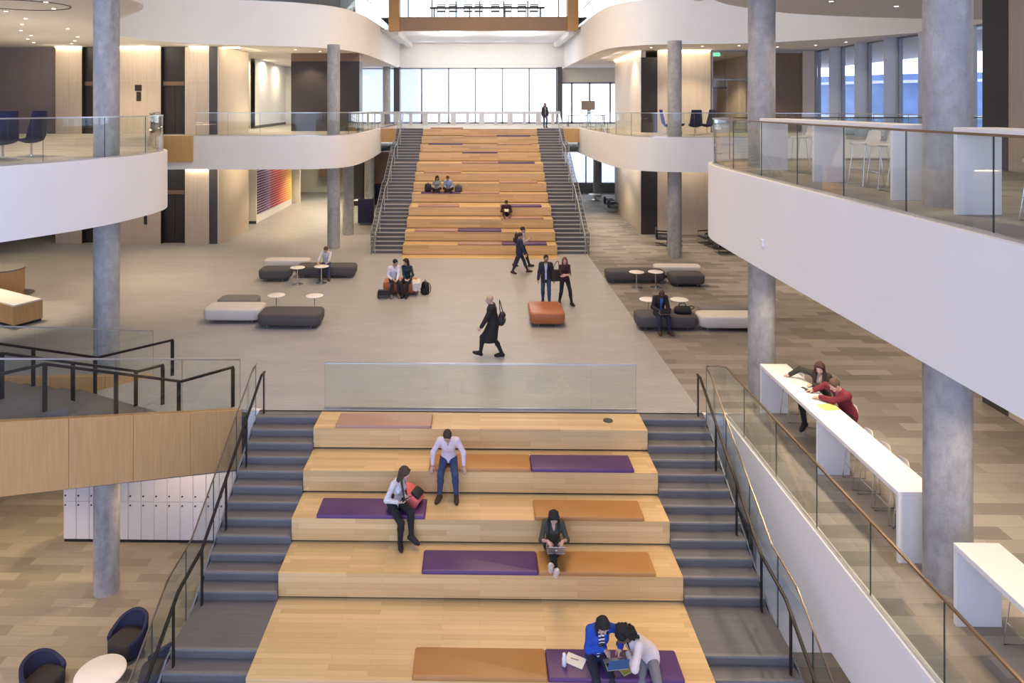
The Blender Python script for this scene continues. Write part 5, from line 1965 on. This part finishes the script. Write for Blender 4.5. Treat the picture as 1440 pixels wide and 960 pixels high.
# walking across the hall
person('person with pale hair in a long black coat striding towards the side stair', (.36, 18.55, 0), (0, 0, .90), math.radians(-98), .1, head=(.12, 0, 0), tall=1.02,
       hands={-1: (.10, .16, .82), 1: (-.34, -.22, .86)}, elbows={-1: (1, .4, 0), 1: (.6, -.6, -.5)},
       feet={-1: (.24, .06, .09), 1: (-.34, -.05, .15)}, toes={-1: (-1, 0, 0), 1: (-1, 0, .35)}, skin=(.55, .36, .28), hair=('crop', (.50, .38, .26)),
       top=BLACK, coat=BLACK, legs=BLACK, res=1.15)
person('man in navy suit walking with a long stride before the tall bleacher', (1.62, 27.75, 0), (0, 0, .90), math.radians(98), .02, head=(.05, .1, 0),
       hands={-1: (.22, -.24, .82), 1: (-.10, .26, .80)}, feet={-1: (-.30, -.05, .11), 1: (.34, .05, .09)}, toes={-1: (1, 0, -.25), 1: (1, 0, .15)}, skin=(.50, .30, .22), hair=('short', (.045, .035, .03)),
       top=cloth((.55, .55, .6)), jacket=(NAVY, .0, .06), legs=NAVY, shoes=(.08, .035, .02), res=1.5)
_, j = person('man with a backpack half hidden behind the man in the navy suit', (1.80, 29.0, 0), (0, 0, .90), math.radians(92), .03, head=(.0, .05, 0), tall=1.02,
       hands={-1: (.28, -.16, 1.18), 1: (.05, .28, .85)}, feet={-1: (.30, -.04, .09), 1: (-.34, .05, .11)}, toes={-1: (1, 0, .1), 1: (1, 0, -.25)}, skin=(.52, .33, .25), hair=('short', (.03, .022, .018)),
       top=cloth((.50, .42, .42)), legs=DARK, shoes=(.04, .02, .015), res=1.5)
backpack('black backpack on the back of the man walking behind the navy suit', (1.55, 28.98, 1.0), math.radians(-90), 'black', pitch=0)
person('man in dark blazer, pale shirt and jeans walking towards the lone cognac bench', (2.28, 23.6, 0), (0, 0, .91), math.radians(-6), .03, head=(.05, .2, 0),
       hands={-1: (-.27, -.06, .84), 1: (.28, -.02, .82)}, feet={-1: (-.09, .14, .10), 1: (.10, -.20, .09)}, skin=(.34, .20, .13), hair=('short', (.012, .010, .010)),
       top=cloth((.42, .52, .64)), jacket=(cloth((.018, .019, .03)), .022, .08), legs=JEANS, neck=.06, res=1.3, beard=(.02, .015, .012))
person('woman in burgundy top with folded arms walking beside the man in the blazer', (2.92, 23.55, 0), (0, 0, .87), math.radians(8), .03, head=(.05, -.25, 0), female=True, tall=.97,
       hands={-1: (.08, -.24, 1.05), 1: (-.05, -.25, 1.02)}, palms={-1: ((1, -.1, 0), (0, 1, 0)), 1: ((-1, -.1, 0), (0, 1, 0))}, elbows={-1: (-1, -.1, -.6), 1: (1, -.1, -.6)},
       feet={-1: (-.16, .12, .10), 1: (.22, -.14, .09)}, toes={-1: (0, -1, -.2), 1: (.4, -1, 0)}, skin=(.58, .37, .29), hair=('bob', (.16, .065, .03)),
       top=cloth((.035, .008, .014)), legs=BLACK, sleeve=.62, res=1.3)
person('woman in dark jacket and jeans standing at the head of the tall stair', (4.18, 43.95, L2), (0, 0, .85), math.radians(10), .03, head=(.1, -.2, 0), female=True, tall=.95,
       feet={-1: (-.05, .04, .09), 1: (.08, -.12, .09)}, skin=(.5, .33, .26), hair=('long', (.03, .02, .018)), top=cloth((.30, .30, .34)), jacket=(cloth((.03, .03, .045)), .02, .06), legs=JEANS, res=1.9)

# seated on the main floor
person('man in white shirt sitting on the cognac bench, turned to his companion', (-3.12, 24.45, 0), (0, .18, .56), math.radians(20), .22, head=(.15, .45, 0),
       hands={-1: (-.02, -.2, .66), 1: (.18, -.22, .64)}, palms={-1: ((1, -.5, -.2), DOWN), 1: ((-.3, -1, -.2), DOWN)}, feet={-1: (-.02, -.22, .09), 1: (.2, -.16, .09)}, skin=(.50, .31, .23), hair=('short', (.016, .013, .012)),
       top=cloth((.70, .70, .78)), legs=DARK, shoes=(.20, .15, .11), neck=.06, res=1.3)
person('woman in teal black top with brown hair sitting on the cognac bench', (-2.62, 24.45, 0), (0, .18, .56), math.radians(-12), .12, head=(.1, -.55, 0), female=True,
       hands={-1: (-.05, -.2, .66), 1: (.12, -.2, .66)}, palms={-1: ((.6, -1, -.2), DOWN), 1: ((-.6, -1, -.2), DOWN)}, feet={-1: (-.10, -.20, .09), 1: (.02, -.24, .09)}, skin=(.52, .33, .25), hair=('bob', (.045, .02, .016)),
       top=cloth((.012, .03, .05)), legs=DARK, res=1.3)
person('man in pale grey shirt and jeans reading at a small round table', (-6.1, 26.85, 0), (0, .2, .56), math.radians(8), .3, head=(.35, 0, 0),
       hands={-1: (-.2, -.42, .70), 1: (.2, -.42, .70)}, palms={-1: ((.4, -1, -.1), DOWN), 1: ((-.4, -1, -.1), DOWN)}, feet={-1: (-.12, -.16, .09), 1: (.2, -.26, .09)}, skin=(.56, .36, .28), hair=('short', (.13, .06, .03)),
       top=cloth((.58, .59, .63)), legs=JEANS, shoes=(.10, .05, .03), res=1.4, sleeve=.8)
person('bald man in dark suit and bright blue shirt working on a laptop', (5.47, 20.72, 0), (0, .2, .56), math.radians(6), .24, head=(.45, 0, 0),
       hands={-1: (-.12, -.20, .70), 1: (.14, -.20, .70)}, palms={-1: ((.4, -1, -.2), DOWN), 1: ((-.4, -1, -.2), DOWN)}, feet={-1: (-.10, -.22, .09), 1: (.20, -.22, .09)}, toes={1: (.35, -1, 0)}, skin=(.07, .035, .022), hair=('bald', (.02, .02, .02)),
       top=cloth((.06, .17, .50)), jacket=(cloth((.020, .017, .017)), .02, .06), legs=NAVY, shoes=(.07, .035, .02), neck=.05, res=1.25)
laptop('black laptop on the knees of the man in the dark suit', (5.49, 20.44, .63), math.radians(6), 1.95, 0., 'key_black')

# at the bar table
person('woman in olive jacket reaching along the bar table from her stool', (7.06, 14.25, 0), (.02, 0, .84), math.radians(-40), .22, head=(.25, .1, 0), female=True,
       hands={-1: (-.48, .36, 1.12), 1: (-.24, -.14, 1.12)}, palms={-1: ((-.9, .3, -.2), DOWN), 1: ((-.9, -.3, -.1), DOWN)}, elbows={-1: (-.3, .8, .3), 1: (.2, -.6, -.8)},
       feet={-1: (-.42, -.18, .34), 1: (-.18, -.34, .32)}, knees={-1: (-1, -.1, .5), 1: (-.8, -.7, .5)}, toes={-1: (-.8, -.6, -.35), 1: (-.6, -.8, -.3)}, skin=(.58, .38, .30), hair=('long', (.055, .022, .018)),
       top=cloth((.30, .27, .25)), jacket=(cloth((.035, .032, .022)), .022, .05), legs=BLACK, neck=.1, res=1.1)
person('man in burgundy jacket writing at the bar table', (7.12, 13.4, 0), (.04, 0, .86), math.radians(-72), .42, head=(.22, -.15, 0),
       hands={-1: (-.42, .40, 1.13), 1: (-.46, .08, 1.13)}, palms={-1: ((-.9, .35, -.1), DOWN), 1: ((-1, .25, -.1), DOWN)}, elbows={-1: (-.2, 1, -.2), 1: (.1, -1, -.3)},
       feet={-1: (-.32, .12, .36), 1: (-.34, -.12, .36)}, skin=(.56, .34, .26), hair=('short', (.10, .06, .035)),
       top=cloth((.30, .10, .12)), jacket=(cloth((.16, .015, .03)), .01, .05), legs=DARK, res=1.1)

# on the tall bleacher
person('person in grey top sitting cross legged on the tall bleacher beside a man in blue', (-2.27, 35.72, 2.326), (0, .08, .12), math.radians(12), .25, head=(.35, 0, 0), female=True,
       hands={-1: (-.1, -.22, .22), 1: (.12, -.22, .22)}, feet={-1: (.16, -.30, .06), 1: (-.16, -.26, .06)}, knees={-1: (-1, -.4, .4), 1: (1, -.4, .4)}, skin=(.5, .33, .25), hair=('bob', (.03, .02, .016)), top=cloth((.40, .40, .36)), legs=BLACK, res=1.8)
person('man in light blue shirt sitting cross legged on the tall bleacher', (-1.64, 35.72, 2.326), (0, .08, .12), math.radians(-8), .28, head=(.35, 0, 0),
       hands={-1: (-.12, -.22, .22), 1: (.12, -.22, .22)}, feet={-1: (.16, -.30, .06), 1: (-.16, -.26, .06)}, knees={-1: (-1, -.4, .4), 1: (1, -.4, .4)}, skin=(.42, .25, .17), hair=('short', (.09, .035, .02)), top=cloth((.36, .44, .62)), legs=BLACK, res=1.8)
person('person in maroon top reading with legs out on the tall bleacher', (1.30, 33.58, 1.35), (0, .06, .12), 0, .2, head=(.4, 0, 0), tall=.97,
       hands={-1: (-.13, -.27, .34), 1: (.13, -.27, .34)}, palms={-1: ((.4, -1, .1), (0, .3, 1)), 1: ((-.4, -1, .1), (0, .3, 1))}, feet={-1: (-.10, -.60, .10), 1: (.12, -.60, .10)}, knees={-1: (-.2, 0, 1), 1: (.2, 0, 1)}, toes={-1: (-.1, -.7, .6), 1: (.1, -.7, .6)}, skin=(.45, .29, .22), hair=('short', (.02, .013, .012)),
       top=cloth((.045, .012, .025)), legs=BLACK, shoes=(.3, .22, .18), res=1.8)

# ---- what they carry or have put down
def sheet(label, loc, rz, w, d, mat='paper', t=.004, cat='paper', name='paper_sheet', tilt=0):
    o = MB().rbox(-w / 2, w / 2, -d / 2, d / 2, 0, t, .001, 1).build(name, mat, loc=loc, rz=rz)
    o.rotation_euler.x = tilt
    return tag(o, label, cat)


t = thing('tablet', 'dark tablet held by the woman in the dotted blouse', 'tablet', (-1.39, 12.72, -.50), math.radians(40))
t.rotation_euler.x = -.6
MB().rbox(-.13, .13, -.09, .09, -.005, .005, .003, 2).build('case', 'key_black', t)
MB().box(-.115, .115, -.078, .078, .005, .006).build('screen', 'darkgrey', t)
CORAL = cloth((.75, .16, .13))
backpack('coral and black backpack lying behind the woman with the tablet', (-1.16, 13.1, -.80), math.radians(70), CORAL, .34, .26, .46, math.radians(-60), 'black')
t = thing('notebook', 'open notebook with cream pages and a pen on the purple pad', 'notebook', (1.47, 10.55, -1.724), math.radians(-28))
for s in (-1, 1):
    MB().rbox(*((-.002, .15) if s > 0 else (-.15, .002)), -.105, .105, 0, .014, .004, 2).build('page_block', 'paper', t)
MB().tube([(-.07, .0, .019), (.05, .02, .019)], .005, 8).build('pen', 'brownwood', t)
t = thing('bottle', 'small white bottle standing beside the open notebook', 'bottle', (1.29, 10.46, -1.726))
MB().lathe([(.030, 0), (.036, .008), (.036, .12), (.022, .145), (.022, .155)], 24).build('flask', 'white_shell', t, smooth=50)
MB().lathe([(.026, .155), (.026, .185), (.02, .19)], 20).build('cap', 'white_top', t, smooth=50)
sheet('yellow green book lying between the two women under the laptop', (2.22, 10.40, -1.722), .5, .22, .17, cloth((.42, .40, .12)), .02, 'book', 'book')
sheet('white papers spread on the bar table before the woman in olive', (6.62, 14.35, 1.072), .3, .3, .21)
sheet('white paper sheet under the hands of the man in burgundy', (6.60, 13.62, 1.072), -.2, .21, .3)
sheet('yellow writing pad on the bar table beside the man in burgundy', (6.66, 13.15, 1.072), .1, .30, .24, 'yellow_paper', .012, 'notepad', 'writing_pad')
for i, (x, y) in enumerate(((6.62, 14.02), (6.63, 13.88))):
    t = thing('phone', 'small dark phone %s on the bar table' % ('nearer the olive jacket' if i == 0 else 'nearer the burgundy jacket'), 'phone', (x, y, 1.071), .4)
    MB().rbox(-.036, .036, -.072, .072, 0, .009, .004, 2).build('case', 'key_black', t)
    MB().box(-.031, .031, -.064, .064, .009, .0095).build('screen', 'darkgrey', t)
sheet('white papers under the hands of the man in the grey shirt', (-6.1, 26.22, .651), .1, .3, .22)
sheet('white sheet on the lap of the person in maroon', (1.30, 33.30, 1.72), 0, .22, .30, tilt=.3)
# bags by the cognac bench
backpack('black backpack standing on the bar side of the cognac couple bench', (-1.98, 24.75, 0), math.radians(-50), 'black', .32, .2, .45)
t = thing('satchel', 'dark flat satchel standing on the floor by the white shirted man', 'bag', (-3.42, 24.18, 0), .1)
loft(MB(), [rrect(.2 - i, .07 - i * .5, .03, z) for i, z in ((.01, 0), (0, .02), (0, .26), (.02, .30))]).build('body', 'grey_fabric', t, smooth=50)
MB().rbox(-.19, .19, -.085, -.065, .12, .29, .006, 1).build('flap', 'black', t)
mb = MB()
rod(mb, [(-.19, 0, .27), (-.2, -.14, .08), (-.1, -.2, .012), (.1, -.18, .012), (.2, -.1, .1), (.19, 0, .27)], .009)
mb.build('strap', 'black', t, smooth=60)
t = thing('draped_coat', 'white coat draped over the bar side end of the couple bench', 'coat', (-2.28, 24.6, .46))
mb = MB()
vs, fs = [], []
nx, ny = 9, 12
for s in (0, 1):
    for i in range(nx):
        for k in range(ny):
            u = k / (ny - 1)
            x = -.14 + .035 * i
            y = .25 - min(u, .5) * .85
            z = .03 + .02 * math.sin(i * 1.3 + k * .6) - (max(0, u - .5) * .6)
            vs.append((x + (u - .5) * .04, y - (.012 * s if u > .5 else 0) - .012 * math.sin(i * 1.1), z + .10 * max(0, .3 - u) * (1 if i > 3 else 0) - .014 * s * (0 if u > .5 else 1)))
m = nx * ny
for i in range(nx - 1):
    for k in range(ny - 1):
        a = i * ny + k
        fs += [(a, a + 1, a + ny + 1, a + ny), (m + a, m + a + ny, m + a + ny + 1, m + a + 1)]
edge = [k for k in range(ny)] + [i * ny + ny - 1 for i in range(1, nx)] + [(nx - 1) * ny + k for k in range(ny - 2, -1, -1)] + [i * ny for i in range(nx - 2, 0, -1)]
for a, b in zip(edge, edge[1:] + edge[:1]):
    fs.append((a, m + a, m + b, b))
mb.add(vs, fs)
mb.build('drape', 'white_fabric', t, smooth=60)
# holdall on the bench by the bar column
t = thing('holdall', 'black holdall with a looped handle on the charcoal bench', 'bag', (6.22, 21.05, .46), -.1)
loft(MB(), [rrect(.26 - i, .14 - i * .7, .09, z) for i, z in ((.05, 0), (.01, .03), (0, .1), (.03, .18), (.09, .22))]).build('body', 'black', t, smooth=50)
mb = MB()
rod(mb, [(-.13, -.03, .18), (-.09, -.05, .31), (.05, -.05, .32), (.11, -.03, .18)], .018)
mb.build('handle', 'darkgrey', t, smooth=60)
mb = MB()
rod(mb, [(.15, .03, .2), (.26, .0, .24), (.34, -.03, .2), (.24, -.06, .13)], .014)
mb.build('strap', 'black', t, smooth=60)
# carried bags
t = thing('shoulder_bag', 'black shoulder bag with a pale buckle behind the black coat', 'bag', (.60, 18.62, .86), math.radians(75))
loft(MB(), [rrect(.19 - i, .085 - i * .6, .06, z) for i, z in ((.07, 0), (.02, .03), (0, .12), (.01, .24), (.05, .32))]).build('body', 'black', t, smooth=50)
MB().rbox(-.06, .06, -.10, -.085, .17, .23, .006, 1).build('buckle', 'alu', t)
mb = MB()
rod(mb, [(-.15, 0, .28), (-.12, .03, .5), (-.03, .06, .68), (.08, .04, .5), (.15, 0, .28)], .012)
mb.build('strap', 'black', t, smooth=60)
t = thing('tote_bag', 'dark tote bag on the shoulder of the woman in burgundy', 'bag', (2.62, 23.62, .78), math.radians(15))
loft(MB(), [rrect(.17 - i, .08, .03, z) for i, z in ((.02, 0), (.0, .03), (.0, .3), (.01, .38))]).build('body', cloth((.035, .025, .022)), t, smooth=50)
mb = MB()
rod(mb, [(-.11, 0, .36), (-.02, .0, .60), (.1, .0, .66), (.12, 0, .36)], .012)
mb.build('handle', 'black', t, smooth=60)
backpack('dark backpack beside the person in the grey top on the tall bleacher', (-2.72, 35.75, 2.326), .2, 'black', .34, .22, .42)
backpack('charcoal rucksack beside the man in light blue on the tall bleacher', (-1.12, 35.8, 2.256), -.1, 'darkgrey', .38, .26, .40)
# ================================================================ light
w = bpy.data.worlds.new('sky')
SC.world = w
w.use_nodes = True
nt = w.node_tree
bg = nt.nodes['Background']
tc = nt.nodes.new('ShaderNodeTexCoord')
sx = nt.nodes.new('ShaderNodeSeparateXYZ')
nt.links.new(tc.outputs['Generated'], sx.inputs[0])
# cooler, dimmer sky on the viewer's side; bright white haze beyond the back window
nt.links.new(ramp(nt, sx.outputs[1], [(0, (.58, .66, 1.0)), (.3, (.64, .72, 1.0)), (.75, (.90, .95, 1))]), bg.inputs[0])
st = nt.nodes.new('ShaderNodeMapRange')
st.inputs[1].default_value = -.2
st.inputs[2].default_value = .5
st.inputs[3].default_value = 2.55
st.inputs[4].default_value = 4.2
nt.links.new(sx.outputs[1], st.inputs[0])
nt.links.new(st.outputs[0], bg.inputs[1])


def area(name, loc, size, power, color, rot=(0, 0, 0), sizey=None, spread=None):
    l = bpy.data.lights.new(name, 'AREA')
    l.energy = power
    l.color = color
    l.shape = 'RECTANGLE'
    l.size = size
    l.size_y = sizey or size
    if spread:
        l.spread = math.radians(spread)
    o = bpy.data.objects.new(name, l)
    COL.objects.link(o)
    o.location = loc
    o.rotation_euler = rot
    return o


def spot(name, loc, power, color=(1, .80, .55), angle=110, blend=.6, r=.08):
    l = bpy.data.lights.new(name, 'SPOT')
    l.energy = power
    l.color = color
    l.spot_size = math.radians(angle)
    l.spot_blend = blend
    l.shadow_soft_size = r
    o = bpy.data.objects.new(name, l)
    COL.objects.link(o)
    o.location = loc
    return o


WARM = (1., .80, .56)
for y in (14, 20, 26, 32, 38):
    area('atrium_lamp', (0, y, 17.4), 5, 420, (1, .72, .42), sizey=4, spread=125)
# lamps in the underside of the upper floor
for x, y in ((-9, 35.5), (-11, 38), (-17, 24), (-14, 29), (-20, 28), (-12, 25), (-18, 19), (-9.5, 42), (-11, 46)):
    spot('ground_lamp', (x, y, 3.6), 380, (1, .76, .48))
for x, y in ((7.2, 34), (11, 32.8), (7.0, 40), (12, 27), (15, 22)):
    spot('ground_lamp', (x, y, 3.6), 360)
for x, y in ((6.65, 14.5), (6.65, 12.6), (6.65, 11), (6.65, 8.2), (9.5, 13), (9.5, 9), (9.8, 17), (13, 18)):
    spot('bar_lamp', (x, y, 3.6), 260)
for x, y in ((-8, 17.5), (-12, 16), (-8.5, 13), (-11, 20), (-14, 18), (7, 12), (7, 8)):
    spot('lower_lamp', (x, y, -1.6), 310, (1, .70, .40))
# lamps in the ceilings above the upper floor
for x, y in ((-13, 20), (-16, 25), (-12, 17), (-17, 31), (-9.5, 37), (-12, 40), (8, 38), (11, 34.5), (14, 33.5), (8, 47), (13.5, 41)):
    spot('upper_lamp', (x, y, 9.65), 480)
for x, y in ((8, 15), (8, 10), (10, 19.5), (9, 5)):
    spot('upper_lamp', (x, y, 9.65), 220)
for x, y, tx, ty, tz, p in ((-1.5, 24, -10.5, 33, 10.2, 95), (-1.5, 22, -14, 30, 9, 80), (1.5, 24, 8.5, 33, 10.2, 95), (1.5, 22, 14.5, 30, 9.5, 100), (-1, 30, -6.2, 40, 8, 50), (1, 30, 6.3, 40, 8, 50)):
    l = area('gallery_fill_light', (x, y, 16.8), 1.2, p, (1, .90, .78), spread=80)  # added fill high over the atrium, aimed to lift the pale gallery fronts
    l.rotation_euler = (Vector((tx, ty, tz)) - l.location).to_track_quat('-Z', 'Y').to_euler()
spot('desk_fill_light', (-14.9, 21.6, 3.6), 420, angle=70)  # added spot that brightens the reception desk top
area('corridor_fill_light', (-11, 49, 3.8), 1.5, 130, (1, .9, .7))  # added fill that lifts the dark corridor
area('corridor_fill_light', (-6.6, 42, 3.8), .8, 60, (1, .85, .62))  # added fill for the walls under the tall stair
for x, y in ((-9.5, 43), (-10.5, 40), (-11, 46)):
    spot('ground_lamp', (x, y, 3.6), 300)
for x in (-4, -1.2, 1.6, 4.4):
    area('lintel_fill_light', (x, 51.2, 11.55), .8, 34, (1, .90, .76), rot=(math.radians(28), 0, 0), sizey=.3)  # added unseen lights that brighten the back lintel
for x, y, z in ((-2.1, 45.6, 10.4), (2.7, 45.6, 10.4)):
    area('bridge_uplight', (x, y, z), .3, 120, (.95, .95, 1), rot=(PI, 0, 0))
for x0, x1, y, z, p in ((-21.0, -19.7, YC - 1.3, 9.65, 60), (-17.85, -15.8, YC - 1.3, 9.65, 90), (-14.5, -13.2, YC - 1.3, 9.65, 60), (-14.6, -12.4, YC - 1.2, 3.85, 70), (9.45, 12.15, 35.2, 9.65, 90), (-21, -15.8, YC - 1.3, 3.85, 170), (9.45, 12.15, 35.2, 3.85, 90)):
    area('wall_fill_light', ((x0 + x1) / 2, y, z), x1 - x0, p * .3, (1, .85, .66), rot=(math.radians(40), 0, 0), sizey=.2)  # added unseen lights, carrying brightness down the oak panels
for y in (38, 41.5):
    area('wall_fill_light', (7.4, y, 3.85), .3, 60, (1, .95, .88), rot=(0, math.radians(-38), 0), sizey=2.5)  # added in place of window daylight on the core side
    area('wall_fill_light', (7.4, y, 9.65), .3, 28, (1, .93, .86), rot=(0, math.radians(-38), 0), sizey=2.5)
area('wall_fill_light', (-11.6, 35.5, 9.65), .3, 34, (1, .84, .6), rot=(0, math.radians(38), 0), sizey=2.5)  # this and the next two: added fills for core side and mural
area('wall_fill_light', (-11.4, 35.5, 3.85), .3, 60, (1, .84, .6), rot=(0, math.radians(38), 0), sizey=2.5)
area('wall_fill_light', (-11.2, 43, 3.85), .3, 45, (1, .9, .75), rot=(0, math.radians(40), 0), sizey=6)
for x, y in ((-15.0, 41.2), (-13.6, 44), (-13.4, 48), (-11.5, 40.5)):
    area('corridor_fill_light', (x, y, 9.6), 1.0, 110, (1, .86, .62))  # added fill that lifts the cream walls of the upper corridor
for x, y in ((-20, 29), (-16, 24), (-15, 30), (-18, 20), (-11, 36)):
    area('ceiling_fill_light', (x, y, 5.75), 1.5, 60, (1, .84, .62), rot=(PI, 0, 0))  # added upward fill that brightens the ceiling; no fitting stands here
area('bridge_lamp', (-2, 47, 11.55), 1.2, 260, (1, .94, .88))
area('bridge_lamp', (2.6, 47, 11.55), 1.2, 260, (1, .94, .88))

SC.view_settings.view_transform = 'Standard'
SC.view_settings.look = 'None'
SC.view_settings.exposure = 0
SC.view_settings.gamma = 1
SC.view_settings.use_curve_mapping = False
SC.cycles.transparent_max_bounces = 48
SC.cycles.max_bounces = 6
SC.cycles.diffuse_bounces = 3
SC.cycles.glossy_bounces = 3
SC.cycles.sample_clamp_indirect = 8
SC.cycles.caustics_reflective = False
SC.cycles.caustics_refractive = False
SC.cycles.use_denoising = True
